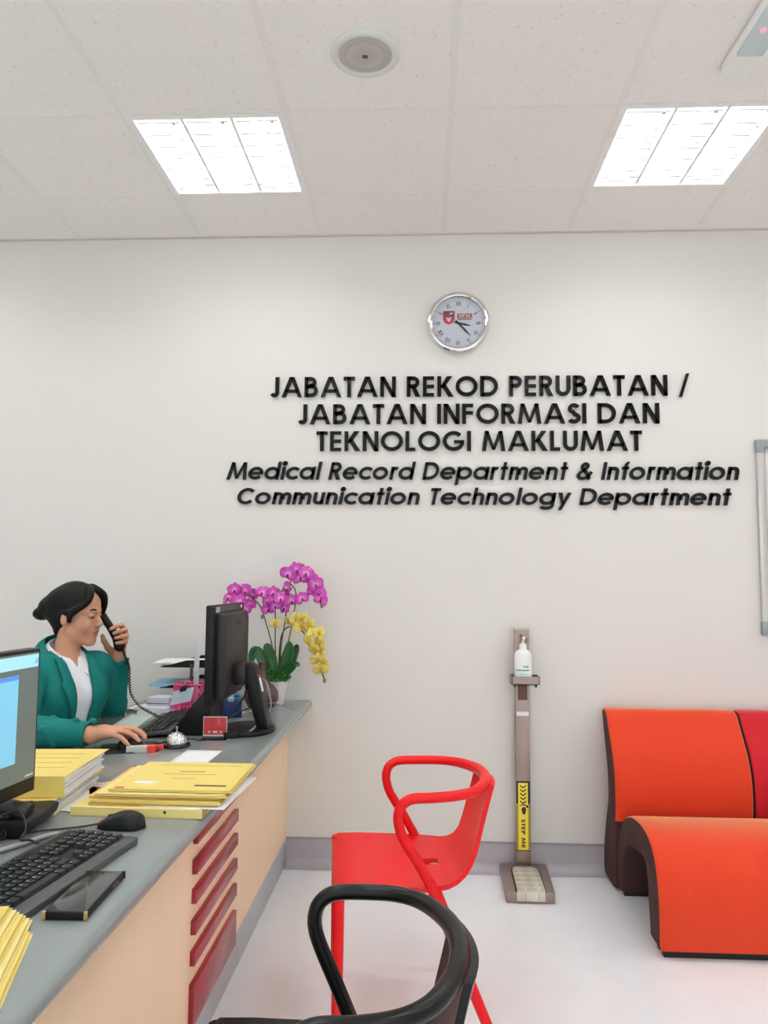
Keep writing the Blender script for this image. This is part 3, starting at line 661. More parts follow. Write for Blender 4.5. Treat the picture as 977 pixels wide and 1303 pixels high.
# ------------------------------------------------------------------ helpers for desk items
def frame_map(o, ang):
    c, s = math.cos(ang), math.sin(ang)
    return lambda u, v, h: (o[0]+u*c-v*s, o[1]+u*s+v*c, o[2]+h)
M_pc = mat('black_plastic', (13, 13, 14), .45, noise=.05, scale=150, spec=.3)
M_pcg = mat('dark_grey_plastic', (40, 42, 42), .5, noise=.05, scale=150)
M_key = mat('key_black', (24, 25, 26), .45, noise=0)
M_leg = mat('key_legend', (205, 208, 208), .5, noise=0)
M_cab = mat('black_cable', (24, 24, 26), .5, noise=0)
M_gcab = mat('grey_cable', (150, 150, 150), .45, noise=0)
M_pap = M_paper
KR = [(13.5, ['', 'F1', 'F2', 'F3', 'F4', 'F5', 'F6', 'F7', 'F8', 'F9', 'F10', 'F11', 'F12']), ]
def keyboard(o, ang, tilt, lb, group, L=.44, Wd=.155, legends=True):
    """o: centre on the desk; local x runs to the typist's right, y away"""
    t = thing('keyboard', lb, 'keyboard', o, group)
    c, s = math.cos(ang), math.sin(ang)
    def G(u, v, h): v2 = v*math.cos(tilt)-0; return (o[0]+u*c-v2*s, o[1]+u*s+v2*c, o[2]+h+(v+Wd/2)*math.sin(tilt))
    bd = MB().prism(rrect(L, Wd, .008, 4), G, .001, .014)
    obj('case', bd, mat('keyboard_case', (66, 69, 67), .38, noise=.04, scale=150), t, bevel=.003)
    obj('key_well', MB().prism([(-L/2+.006, -Wd/2+.03), (L/2-.006, -Wd/2+.03), (L/2-.006, Wd/2-.012), (-L/2+.006, Wd/2-.012)], G, .0135, .0145), M_pc, t, smooth=False)
    rows_ = ['1234567890', 'QWERTYUIOP', 'ASDFGHJKL', 'ZXCVBNM']
    p = .0187; y0 = -Wd/2+.031; x0 = -L/2+.008; ks = []
    ph = (Wd-.044)/6.05
    for r in range(6):
        yb = y0+r*ph; n = 0; x = x0
        if r == 0: ws = [1.25, 1.25, 1.25, 5.6, 1.2, 1.2, 1.25]
        elif r == 1: ws = [2.1]+[1]*10+[1.9]
        elif r == 2: ws = [1.7]+[1]*11+[1.3]
        elif r == 3: ws = [1.4]+[1]*12
        elif r == 4: ws = [1]*12+[1.4]
        else: ws = [1]*13
        tot = sum(ws); sc = .262*(L/.44)/tot
        for wk in ws:
            lg = ''
            q = n-1
            if r == 4 and 0 <= q < 10: lg = rows_[0][q]
            if r == 3 and 0 <= q < 10: lg = rows_[1][q]
            if r == 2 and 0 <= q < 9: lg = rows_[2][q]
            if r == 1 and 0 <= q < 7: lg = rows_[3][q]
            ks.append((x, x+wk*sc, yb, lg)); x += wk*sc; n += 1
        for q in range(3):
            if r == 2: continue
            if r == 1 and q != 1: continue
            xa = x0+.272*(L/.44)+q*.0178; ks.append((xa, xa+.0178, yb, ''))
        for q in range(4):
            if r == 5 and q > 3: continue
            xa = x0+.334*(L/.44)+q*.0222*(L/.44)
            lg = ''
            if q < 3 and 1 <= r <= 3: lg = '123456789'[(r-1)*3+q]
            ks.append((xa, xa+.0222*(L/.44), yb, lg))
    for xa, xb, yb, lg in ks[:100]:
        g = .0013; mb = MB(); a, b_, c_, d_ = xa+g, xb-g, yb+g, yb+ph-g
        lo = [(a, c_), (b_, c_), (b_, d_), (a, d_)]; e = .0016; hi = [(a+e, c_+e), (b_-e, c_+e), (b_-e, d_-e), (a+e, d_-e)]
        mb.add([G(u, v, .014) for u, v in lo]+[G(u, v, .0205) for u, v in hi], [(3, 2, 1, 0), (4, 5, 6, 7), (0, 1, 5, 4), (1, 2, 6, 5), (2, 3, 7, 6), (3, 0, 4, 7)])
        if legends and (lg and lg in '123456789QWERTYUIOPASDFGHJKLZXCVBNM'):
            if lg.isdigit(): mb.add([G(a+.003+u*.0022, d_-.0075+v*.004, .0207) for u, v in ((0, 0), (1, 0), (1, 1), (0, 1))], [(0, 1, 2, 3)], 1)
            else:
                _, q_ = glyph(lg, .2)
                for pp in q_: mb.add([G(a+.0032+u*.0042, d_-.0085+v*.0048, .0207) for u, v in pp], [tuple(range(len(pp)))], 1)
        elif legends and xb-xa < .03:
            mb.add([G(a+.003+u*.0035, d_-.0065+v*.002, .0207) for u, v in ((0, 0), (1, 0), (1, 1), (0, 1))], [(0, 1, 2, 3)], 1)
        obj('key', mb, [M_key, M_leg], t, smooth=False)
    return t, G
def mouse(o, ang, lb, group, L=.112, Wd=.062, H=.036):
    t = thing('computer_mouse', lb, 'mouse', o, group); F_ = frame_map(o, ang); mb = MB(); R_ = []
    for i in range(13):
        a = i/12; x = -L/2+L*a; prof_h = H*(math.sin(PI*min(1, .12+.88*a**.75)))**.6*(.55+.45*math.sin(PI*(.25+.5*a))) if 0 < a < 1 else .006
        wd = Wd/2*(1-(2*a-1)**4)**.5 if 0 < a < 1 else .004
        R_.append([F_(x, wd*math.cos(PI*j/12), .002+prof_h*math.sin(PI*j/12)**.8) for j in range(13)])
    mb.grid(R_); mb.add([r[0] for r in R_]+[r[-1] for r in R_][::-1], [tuple(range(26))])
    obj('shell', mb, M_pc, t, ang=60); obj('scroll_wheel', MB().sphere(F_(L*.22, 0, H*.63), (.009, .005, .006)), M_pcg, t)
    obj('accent', MB().sphere(F_(L*.385, .004, H*.30), (.008, .011, .006)), mat('mouse_red', (206, 40, 36), .4), t, label='small red front accent')
    return t, F_
def sheet(o, w_, d_, ang, lb, mat_=None, group=None, h=.0006, lines=0, name='paper_sheet', curl=0):
    F_ = frame_map(o, ang)
    mb = MB().grid([[F_(-w_/2+w_*i/6, -d_/2+d_*j/6, .0012+curl*((i/6-.5)**2+(j/6-.5)**2)) for i in range(7)] for j in range(7)])
    p = tag(obj(name, mb, mat_ or M_pap, thick=h), lb, 'paper', group)
    if lines:
        ln = MB()
        for k in range(lines): ln.box(*sorted((0, 1)), 0, 1, 0, 1) if False else ln.prism([(-w_*.4, d_*.4-k*.014), (w_*(.1+.25*((k*5) % 3)/2), d_*.4-k*.014), (w_*(.1+.25*((k*5) % 3)/2), d_*.4-k*.014-.003), (-w_*.4, d_*.4-k*.014-.003)], F_, .0018+curl*.4, .0021+curl*.4)
        obj('print_lines', ln, mat('print_pink', (206, 150, 160), .6, noise=0), p, smooth=False)
    return p

# ------------------------------------------------------------------ near workstation
mo = (-.865, -1.90, 0); md = (-.112, -.994); mn = (.994, -.112)
def MG(u, v, h): return (mo[0]+md[0]*u+mn[0]*h, mo[1]+md[1]*u+mn[1]*h, v)
t = thing('monitor', 'black monitor with lit blue screen at the left edge near the front', 'monitor', (-.90, -2.16, DT), 'computer monitors')
mz0, mz1, mw = .836, 1.151, .535
obj('bezel', MB().prism([(0, mz0), (mw, mz0), (mw, mz1), (0, mz1)], MG, -.032, 0), M_pc, t, bevel=.004)
scr = MB(); R4 = lambda u0, u1, v0, v1, h, m: scr.prism([(u0, v0), (u1, v0), (u1, v1), (u0, v1)], MG, h-.0004, h, m)
R4(.008, mw-.008, mz0+.032, mz1-.008, .0008, 0); R4(.010, mw-.01, mz1-.040, mz1-.012, .0012, 1)
R4(.078, .44, mz0+.075, mz1-.062, .0012, 2); R4(.078, .44, mz1-.062, mz1-.052, .0013, 3)
for k in range(5): R4(.012+k*.006, .0155+k*.006, mz0+.038, mz0+.0405+.001*(k % 2), .0012, 4)
for k in range(3): R4(.012, .017+.004*k, mz1-.024-.004*k, mz1-.022-.004*k, .0016, 3)
EM = lambda n, c, e: mat(n, c, .3, noise=0, emit=e)
obj('screen', scr, [EM('screen_grey', (96, 108, 104), .32), EM('screen_bar', (150, 205, 222), .55), EM('screen_window', (118, 186, 215), .5), EM('screen_title', (70, 125, 190), .7), EM('screen_text', (200, 210, 210), .6)], t, smooth=False, label='lit screen showing a light blue window')
obj('rear_housing', MB().prism([(.10, mz0+.03), (mw-.10, mz0+.03), (mw-.10, mz1-.05), (.10, mz1-.05)], MG, -.062, -.03), M_pc, t, bevel=.012)
obj('stand_column', MB().prism([(.235, DT+.012), (.30, DT+.012), (.30, mz0+.12), (.235, mz0+.12)], MG, -.10, -.06), M_pc, t, bevel=.006)
obj('stand_base', MB().prism([(.268+.14*math.cos(a), -.07+.095*math.sin(a)) for a in np.linspace(0, 2*PI, 36)[:-1]], lambda u, v, h: MG(u, DT+h, v), .0005, .013), M_pc, t, bevel=.003)

t = thing('desk_telephone', 'black desk telephone with handset lying on it, below the near monitor', 'telephone', (-.95, -1.892, DT))
F_ = frame_map((-.95, -1.892, DT), .05)
bp = [(-.10, 0), (.085, 0), (.103, .018), (.108, .036), (.09, .040), (-.10, .028)]
obj('base', MB().prism(bp, lambda u, v, h: F_(u, h, v+.001), -.085, .075), M_pc, t, bevel=.006, seg=3)
hs = MB().tube([F_(-.085, -.045, .047), F_(-.05, -.045, .058), F_(.0, -.045, .061), F_(.05, -.045, .057), F_(.088, -.045, .046)], [.017, .015, .0135, .016, .018], 14, sx=1.5)
obj('handset', hs, M_pcg, t)
obj('keypad', MB().prism(rrect(.10, .06, .006), lambda u, v, h: F_(u, v+.035, .0345+h+.06*u), .0, .004), M_pcg, t, bevel=.001)
cc = MB().tube([F_(.05+.008*math.cos(a*9)+a*.004, -.10+.016*a, .012+.008*math.sin(a*9)) for a in np.linspace(-1.6, 1.4, 90)], .0022, 6)
obj('coiled_cord', cc, M_cab, t)

kang = math.atan2(.992, .126)
e1 = (-.126, -.992); e2 = (-.992, .126); A_ = (-.600, -1.975)
ko = (A_[0]+e1[0]*.21+e2[0]*.083, A_[1]+e1[1]*.21+e2[1]*.083, DT)
keyboard(ko, kang, .035, 'black keyboard with white legends beside the smartphone at the near end', 'computer keyboards', L=.425, Wd=.172)
t, F_ = mouse((-.675, -1.872, DT), PI-.08, 'black mouse with nobody holding it, beside the yellow folder stack', 'computer mice')
obj('cable', MB().tube(spline([(-.728, -1.868, DT+.006), (-.76, -1.885, DT+.004), (-.80, -1.905, DT+.004), (-.86, -1.93, DT+.004), (-.93, -1.99, DT+.004)], 6), .0022, 8), M_cab, t)
t = thing('smartphone', 'black smartphone in a rugged case lying face up in front of the keyboard', 'phone', (-.587, -2.255, DT))
F_ = frame_map((-.5865, -2.254, DT), .035)
obj('case', MB().prism(rrect(.071, .180, .006), F_, .0008, .014), M_pc, t, bevel=.002)
obj('screen', MB().prism(rrect(.066, .174, .004), F_, .0137, .0146), mat('dark_glass', (58, 62, 62), .12, noise=0, spec=.6), t, bevel=.0003)
obj('camera_dot', MB().lathe([(0, .0148), (.0022, .0148), (.0022, .0144), (0, .0144)], F_(0, .078, 0), 10), M_dk, t)
M_gold = mat('gold_trim', (190, 162, 96), .35, metal=.6, noise=0)
for u, v in ((-.0345, -.0885), (.0345, -.0885), (.0345, .0885), (-.0345, .0885)):
    obj('corner_bumper', MB().prism([(u+(.0035)*math.cos(a), v+.0035*math.sin(a)) for a in np.linspace(0, 2*PI, 12)[:-1]], F_, .002, .0144), M_gold if v < 0 else M_pc, t, bevel=.0005)
bt = MB()
for v in (.03, .045): bt.prism([(.0352, v), (.0368, v), (.0368, v+.010), (.0352, v+.010)], F_, .005, .010)
obj('side_button', bt, mat('button_bronze', (120, 92, 76), .3, metal=.6), t, smooth=False)

# cables around the near monitor
tag(obj('cable', MB().tube(spline([(-.93, -2.14, DT+.008), (-.875, -2.085, DT+.007), (-.835, -2.02, DT+.007), (-.80, -1.955, DT+.007), (-.775, -1.945, DT+.006), (-.772, -1.962, DT+.005)], 8), .005, 10), M_gcab), 'thick grey cable curling on the desk behind the near keyboard', 'cable', None)
tag(obj('cable', MB().tube(spline([(-.90, -1.97, DT+.05), (-.862, -1.968, DT+.058), (-.838, -1.985, DT+.03), (-.83, -2.02, DT+.018), (-.80, -2.04, DT+.024), (-.775, -2.045, DT+.017)], 8), .0026, 8), M_cab), 'thin black cable looping down onto the back of the near keyboard', 'cable', None)

# ------------------------------------------------------------------ yellow folders
M_y = mat('yellow_card', (229, 205, 112), .6, noise=.03, scale=20); M_y2 = mat('yellow_card_pale', (232, 212, 134), .6, noise=.03, scale=20)
M_yd = mat('manila_orange', (226, 178, 98), .6, noise=.03, scale=20)
M_print = mat('print_ochre', (170, 130, 70), .6, noise=0); M_stamp = mat('stamp_grey', (96, 84, 60), .6, noise=0); M_pr = mat('print_red', (196, 72, 60), .6, noise=0)
def folder(o, w_, d_, ang, th, lb, grp, m1, holes=False, printed=False, lift=0, stairs=False):
    """closed card folder: two covers joined along the near edge, sheets between"""
    t = thing('paper_folder', lb, 'folder', o, grp); F_ = frame_map(o, ang); mb = MB(); e = .0011
    sag = lambda u, v: lift*max(0, (u/w_))**2
    def slab(h0, h1, du=0, dv=0):
        us = np.linspace(-w_/2, w_/2+du, 9)
        for i in range(8):
            mb.add([F_(us[i], -d_/2, h0+sag(us[i], 0)), F_(us[i+1], -d_/2, h0+sag(us[i+1], 0)), F_(us[i+1], d_/2+dv, h0+sag(us[i+1], 0)), F_(us[i], d_/2+dv, h0+sag(us[i], 0)),
                    F_(us[i], -d_/2, h1+sag(us[i], 0)), F_(us[i+1], -d_/2, h1+sag(us[i+1], 0)), F_(us[i+1], d_/2+dv, h1+sag(us[i+1], 0)), F_(us[i], d_/2+dv, h1+sag(us[i], 0))],
                   [(3, 2, 1, 0), (4, 5, 6, 7), (0, 1, 5, 4), (2, 3, 7, 6), (3, 0, 4, 7), (1, 2, 6, 5)])
    slab(.0003, e); slab(th-e, th, -.004, -.003)
    mb.prism([(-w_/2, -d_/2), (w_/2, -d_/2), (w_/2, -d_/2+.0012), (-w_/2, -d_/2+.0012)], F_, .0003, th*.98)
    obj('cover', mb, m1, t, smooth=False)
    if th > .0045:
        obj('sheets', MB().prism([(-w_/2+.006, -d_/2+.003), (w_/2-.012, -d_/2+.003), (w_/2-.012, d_/2-.012), (-w_/2+.006, d_/2-.012)], F_, e+.0002, th-e-.0002), M_pap, t, smooth=False)
    if holes:
        hb = MB()
        for u in (-.03, .045): hb.lathe([(0, 0), (.0035, 0), (.0035, .0006), (0, .0006)], (0, 0, 0), 10)
        hb = MB()
        for u in (-.005, .07): hb.prism([(u+.0035*math.cos(a), .013+.0035*math.sin(a)) for a in np.linspace(0, 2*PI, 10)[:-1]], lambda a, v, h: F_(a, -d_/2-h, v), .0002, .0008)
        obj('punch_hole', hb, M_dk, t, smooth=False)
    if printed:
        pr = MB(); L3 = lambda x0, x1, y, hh, m: pr.prism([(x0, y), (x1, y), (x1, y+hh), (x0, y+hh)], lambda u, v, h: F_(u, v, th+sag(u, v)+h), .0001, .0004, m)
        L3(-w_*.36, w_*.40, d_*.36, .0018, 0); L3(-w_*.10, w_*.12, d_*.12, .006, 2); L3(-w_*.22, w_*.24, d_*.03, .0035, 0); L3(-w_*.1, w_*.1, -d_*.12, .0018, 0)
        L3(w_*.16, w_*.42, -d_*.36, .012, 1); L3(w_*.18, w_*.40, -d_*.345, .0035, 0)
        pr.prism([(-w_*.27+.032*math.cos(a), -d_*.26+.012*math.sin(a)) for a in np.linspace(0, 2*PI, 20)[:-1]], lambda u, v, h: F_(u, v, th+h), .0001, .0004, 3)
        pr.prism([(-w_*.47, -d_*.47), (-w_*.38, -d_*.47), (-w_*.40, -d_*.42), (-w_*.46, -d_*.42)], lambda u, v, h: F_(u, v, th+h), .0001, .0004, 2)
        obj('print', pr, [M_print, M_stamp, M_pr, M_pap], t, smooth=False, label='printed lines, red crest and black stamp')
    return t
gr = 'yellow folders in the stack on the desk'
fs = [(-.668, -1.652, .318, .292, -.02, .020, 'bottom yellow folder with two punch holes, under the central stack', M_y2, True, False),
      (-.640, -1.632, .310, .29, .01, .0055, 'manila folder directly on the punched bottom folder of the stack', M_yd, False, False),
      (-.628, -1.640, .312, .285, -.02, .006, 'yellow folder third from the bottom of the central stack', M_y, False, False),
      (-.640, -1.622, .318, .29, .015, .0055, 'manila folder fourth from the bottom of the central stack', M_yd, False, False),
      (-.622, -1.630, .318, .285, .0, .006, 'pale yellow folder just under the top one of the central stack', M_y2, False, False),
      (-.606, -1.612, .300, .285, .0, .006, 'topmost yellow folder of the central stack, with print and a dark stamp', M_y, False, True)]
z = DT
for x, y, w_, d_, a, th, lb, m1, ho, pr in fs:
    folder((x, y, z), w_, d_, a, th, lb, gr, m1, ho, pr); z += th+.0006
sheet((-.560, -1.640, DT+.0191), .21, .297, -.05, 'white sheet sticking out under the right side of the folder stack')
sheet((-.77, -1.60, DT+.0003), .18, .26, .42, 'white sheet with pink print sticking out left of the folder stack', lines=6)
sheet((-.853, -1.66, DT+.0003), .10, .21, -.2, 'white sheet on the desk between the thick files and folder stack')
sheet((-.708, -1.192, DT+.0003), .118, .20, -.02, 'white sheet lying on the desk beyond the folder stack', lines=0)

gr = 'thick document files by the monitor'
def bundle(o, w_, d_, ang, th, lb):
    t = thing('document_file', lb, 'file', o, gr); F_ = frame_map(o, ang)
    cv = MB(); cv.prism([(-w_/2, -d_/2), (w_/2, -d_/2), (w_/2+.01, d_/2), (-w_/2, d_/2)], F_, th-.0015, th); cv.prism([(-w_/2, -d_/2), (w_/2, -d_/2), (w_/2, d_/2), (-w_/2, d_/2)], F_, .0005, .002)
    cv.prism([(-w_/2, -d_/2-.0015), (w_/2, -d_/2-.0015), (w_/2, -d_/2), (-w_/2, -d_/2)], F_, .0005, th)
    obj('cover', cv, M_y, t, smooth=False)
    n = 9
    for k in range(n):
        a, b = .0025+(th-.0045)*k/n, .0025+(th-.0045)*(k+1)/n-.0006; r = random.Random(k*7+int(th*1e4)); dx = r.uniform(-.006, .004)
        obj('pages', MB().prism([(-w_/2+.008, -d_/2+.001), (w_/2-.002+dx, -d_/2+.001), (w_/2-.002+dx, d_/2-.012+dx), (-w_/2+.008, d_/2-.012)], F_, a, b), M_pap, t, smooth=False)
    ln = MB()
    for k in range(4): ln.prism([(-w_*.38, d_*.3-k*.05), (w_*.36, d_*.3-k*.05), (w_*.36, d_*.3-k*.05-.002), (-w_*.38, d_*.3-k*.05-.002)], F_, th+.0001, th+.0004)
    obj('print', ln, M_print, t, smooth=False)
bundle((-.985, -1.655, DT), .22, .30, .06, .034, 'lower thick yellow file of the two beside the near monitor')
bundle((-.985, -1.635, DT+.0348), .235, .30, .09, .050, 'upper thick yellow file on top of the other, beside near monitor')
gr = 'fanned yellow folders at the near corner'
for k, (dx, dy, lb) in enumerate(((.0, 0, 'lowest and rightmost yellow folder fanned out at the bottom left corner'), (-.020, .034, 'second yellow folder from the right in the bottom left fan'),
                               (-.033, .034, 'third yellow folder from the right in the bottom left fan'), (-.046, .034, 'fourth yellow folder from the right in the bottom left fan'), (-.060, .034, 'top yellow folder of the bottom left fan, at the frame edge'))):
    folder((-.678+dx, -2.580+dy, DT+.0062*k), .24, .32, .30-.012*k, .0056, lb, gr, M_y2 if k % 2 else M_y)

# ------------------------------------------------------------------ far workstation
t = thing('monitor', 'black thick monitor seen from behind on a stand near the orchid', 'monitor', (-.66, -.77, DT), 'computer monitors')
obj('bezel', MB().box(-.742, -.714, -1.0, -.55, .872, 1.218), M_pc, t, bevel=.004)
obj('screen', MB().box(-.7428, -.7415, -.99, -.56, .895, 1.205), EM('screen_far', (70, 90, 110), .4), t, smooth=False)
hz = MB().prism([(-.715, .893), (-.69, .895), (-.682, .908), (-.682, 1.165), (-.69, 1.185), (-.715, 1.190)], lambda x, z_, y: (x, y, z_), -.965, -.60)
obj('rear_housing', hz, mat('matte_black', (18, 15, 15), .5, noise=.04), t, bevel=.004)
obj('carry_slot', MB().box(-.6825, -.681, -.80, -.73, 1.140, 1.156), M_dk, t, smooth=False)
obj('top_strip', MB().box(-.715, -.7125, -.985, -.58, 1.193, 1.214), mat('strip_brown', (66, 56, 56), .4), t, smooth=False)
stk = MB(); stk.box(-.7135, -.7118, -.975, -.925, 1.192, 1.212, 0); stk.box(-.7135, -.7115, -.625, -.59, 1.194, 1.213, 1); stk.box(-.7120, -.7112, -.617, -.598, 1.199, 1.209, 2)
obj('sticker', stk, [mat('sticker_silver', (150, 150, 150), .4), mat('sticker_dark_red', (120, 40, 50), .4), M_pap], t, smooth=False, label='silver and red stickers on the top strip')
obj('stand_leg', MB().prism([(-.682, .985), (-.640, 1.005), (-.612, .985), (-.556, .765), (-.60, .765), (-.648, .93), (-.682, .92)], lambda x, z_, y: (x, y, z_), -.80, -.715), M_pc, t, bevel=.006)
obj('stand_hinge', MB().box(-.69, -.640, -.83, -.69, .93, 1.0), mat('hinge_grey', (26, 24, 24), .4), t, bevel=.008)
obj('stand_base', MB().prism([(-.645+.105*math.cos(a), -.76+.125*math.sin(a)) for a in np.linspace(0, 2*PI, 40)[:-1]], lambda u, v, h: (u, v, DT+h), .0005, .016), M_pc, t, bevel=.004)
lb_ = MB(); Lq = lambda s0, s1, m: lb_.add([(-.612+.056*(.985-z_)/.22+.0012, y, z_) for z_, y in ((s0, -.772), (s0, -.742), (s1, -.742), (s1, -.772))], [(0, 1, 2, 3)], m)
Lq(.895, .945, 0); Lq(.945, .955, 1)
obj('asset_label', lb_, [M_pap, M_pr], t, smooth=False, thick=.0006, label='white sticker with a red top band')
# telephone base of the call she is on; handset and cord follow with the person's hand
ph = thing('telephone', 'black desk telephone whose handset the seated woman holds to her ear', 'telephone', (-.83, -.74, DT))
wp = [(-.882, .002), (-.778, .002), (-.760, .02), (-.760, .165), (-.772, .170), (-.884, .030)]
obj('base', MB().prism(wp, lambda x, z_, y: (x, y, DT+z_), -.86, -.66), M_pc, ph, bevel=.004)
kp = MB()
for r in range(4):
    for c in range(3):
        s0 = .25+r*.13; x = -.884+(.112)*s0; z_ = .030+.140*s0; y = -.80+c*.03
        kp.box(x-.006, x, y-.009, y+.009, DT+z_-.004, DT+z_+.006)
obj('keypad', kp, M_key, ph, smooth=False)
HE, HM = (-1.3, -.60, 1.19), (-1.209, -.565, 1.039)
hv = Vector(HM)-Vector(HE); L_ = hv.length; hd = hv.normalized(); inn = Vector((-.25, -.9, -.05)); inn -= hd*inn.dot(hd); inn.normalize()
at = lambda s, o: tuple(Vector(HE)+hd*(L_*s)+inn*o)
obj('handset', MB().tube([at(-.10, .010), at(-.05, .004), at(.06, -.002), at(.2, -.008), at(.5, -.011), at(.8, -.007), at(.93, .0), at(1.03, .006), at(1.09, .013)], [.010, .0175, .0195, .0165, .015, .017, .021, .0205, .012], 16)
    .tube([at(.0, 0), at(.0, .018)], [.019, .017], 16).tube([at(.99, 0), at(.99, .020)], [.019, .016], 16), M_pc, ph)
cpts = spline([at(1.08, -.002), (-1.186, -.562, .99), (-1.172, -.56, .955), (-1.168, -.56, .90), (-1.155, -.575, .855), (-1.115, -.60, .815), (-1.075, -.615, .795), (-1.03, -.635, .781), (-.99, -.645, .768), (-.94, -.655, .762), (-.885, -.665, .768)], 24)
coil = []
for i, p in enumerate(cpts):
    tq = Vector(cpts[min(i+1, len(cpts)-1)])-Vector(cpts[max(i-1, 0)]); tq.normalize(); a = tq.cross(Vector((0, 1, .01))); a.normalize(); b = tq.cross(a)
    coil.append(tuple(Vector(p)+(a*math.cos(i*1.25)+b*math.sin(i*1.25))*.0042))
obj('coiled_cord', MB().tube(coil, .0026, 6), M_cab, ph)
keyboard((-.968, -.70, DT), -PI/2+.06, .10, 'black keyboard in front of the seated woman, at the far end', 'computer keyboards', L=.44, Wd=.150, legends=False)
tag(obj('mouse_pad', MB().prism(rrect(.185, .16, .01), frame_map((-.962, -1.075, DT), .35), .0005, .003), mat('pad_black', (22, 23, 25), .7)), 'black mouse pad under the hand of the seated woman', 'mouse pad')
mouse((-.953, -1.085, DT+.0028), .05, 'black mouse under the hand of the seated woman', 'computer mice', L=.098, Wd=.056, H=.030)
t = thing('staple_box', 'small white and red carton beside the mouse pad', 'box', (-.905, -1.128, DT)); F_ = frame_map((-.905, -1.128, DT), .20)
obj('carton', MB().prism([(-.045, -.014), (.045, -.014), (.045, .014), (-.045, .014)], F_, .0005, .020), mat('carton_white', (196, 198, 192), .5, noise=.05), t, bevel=.001)
obj('red_end', MB().prism([(.020, -.0147), (.0455, -.0147), (.0455, .0147), (.020, .0147)], F_, .0007, .0205), mat('carton_red', (222, 58, 44), .5), t, smooth=False, label='red end of the carton')
t2 = tag(obj('staple_box', MB().prism([(-.02, -.009), (.02, -.009), (.02, .009), (-.02, .009)], frame_map((-.866, -1.092, DT), .25), .0005, .016), mat('carton_red2', (204, 62, 52), .5), bevel=.001), 'small red carton just behind the white and red one', 'box')
t = thing('call_bell', 'chrome call bell on a black base in front of the card stand', 'bell', (-.818, -1.04, DT)); bc = (-.818, -1.04, DT)
obj('base', MB().lathe([(0, .0005), (.044, .0005), (.046, .004), (.044, .010), (.036, .014), (0, .014)], bc, 36), mat('gloss_black', (18, 18, 18), .15, noise=0), t)
def hammered():
    m = mat('hammered_chrome', (215, 215, 215), .14, metal=1, noise=0); nt = m.node_tree; tc = nt.nodes.new('ShaderNodeTexCoord'); v = nt.nodes.new('ShaderNodeTexVoronoi'); v.inputs['Scale'].default_value = 190
    b = nt.nodes.new('ShaderNodeBump'); b.inputs['Strength'].default_value = .6; b.inputs['Distance'].default_value = .003; nt.links.new(tc.outputs['Object'], v.inputs['Vector']); nt.links.new(v.outputs['Distance'], b.inputs['Height']); nt.links.new(b.outputs[0], nt.nodes['Principled BSDF'].inputs['Normal']); return m
obj('dome', MB().lathe([(.037, .014), (.0365, .020), (.034, .029), (.028, .038), (.018, .045), (.006, .048), (0, .048)], bc, 36), hammered(), t)
obj('plunger', MB().lathe([(0, .048), (.0028, .048), (.0028, .060), (.0048, .061), (.0048, .066), (0, .067)], bc, 14), M_chrome, t)
t = thing('card_stand', 'clear acrylic stand holding a small red card behind the call bell', 'card stand', (-.726, -.90, DT)); F_ = frame_map((-.726, -.897, DT), .06)
M_acr = M_glass
obj('holder', MB().prism([(-.044, .0005), (.044, .0005), (.044, .078), (-.044, .078)], lambda u, v, h: F_(u, h, v), -.004, -.003).prism([(-.044, .0005), (.044, .0005), (.044, .078), (-.044, .078)], lambda u, v, h: F_(u, h, v), .001, .002).prism([(-.044, -.035), (.044, -.035), (.044, .002), (-.044, .002)], F_, .0005, .002), M_acr, t, smooth=False)
cdm = MB(); K = lambda x0, x1, z0, z1, h, m: cdm.prism([(x0, z0), (x1, z0), (x1, z1), (x0, z1)], lambda u, v, h_: F_(u, -.0015-h_*1, v), h-.0003, h, m)
K(-.042, .042, .008, .076, .0004, 0); K(-.040, .040, .013, .073, .0008, 1)
cdm.prism([(.006, .07), (.012, .07), (.019, .045), (.015, .043)], lambda u, v, h_: F_(u, -.0015-h_, v), .0008, .0011, 2)
for a, b in ((-.024, -.017), (-.008, .008), (.017, .024)): K(a, b, .019, .027, .0012, 3)
obj('card', cdm, [M_pap, mat('card_red', (224, 62, 66), .4), mat('card_orange', (226, 120, 80), .4), mat('card_pink', (246, 214, 214), .5)], t, smooth=False, label='red card with small pale marks')
tag(obj('cable_adapter', MB().prism(rrect(.052, .030, .006), frame_map((-.672, -.885, DT), .2), .0005, .022), M_pc, bevel=.004), 'small black adapter box between the card stand and monitor base', 'adapter')
sheet((-1.135, -.585, DT), .105, .30, .10, 'pale green sheet on the desk by the elbow of the seated woman', mat('mint_paper', (214, 228, 216), .7))
t = thing('document_folder', 'thin flat brown folder at the far left corner of the desk', 'folder', (-1.17, -.33, DT)); obj('cover', MB().prism([(-.085, -.06), (.085, -.06), (.085, .06), (-.085, .06)], frame_map((-1.165, -.32, DT), 0), .0005, .008), mat('brown_board', (112, 98, 88), .5), t, bevel=.001); obj('sheets', MB().prism([(-.08, -.055), (.08, -.055), (.08, .055), (-.08, .055)], frame_map((-1.165, -.32, DT), 0), .0082, .0095), M_pap, t, smooth=False)

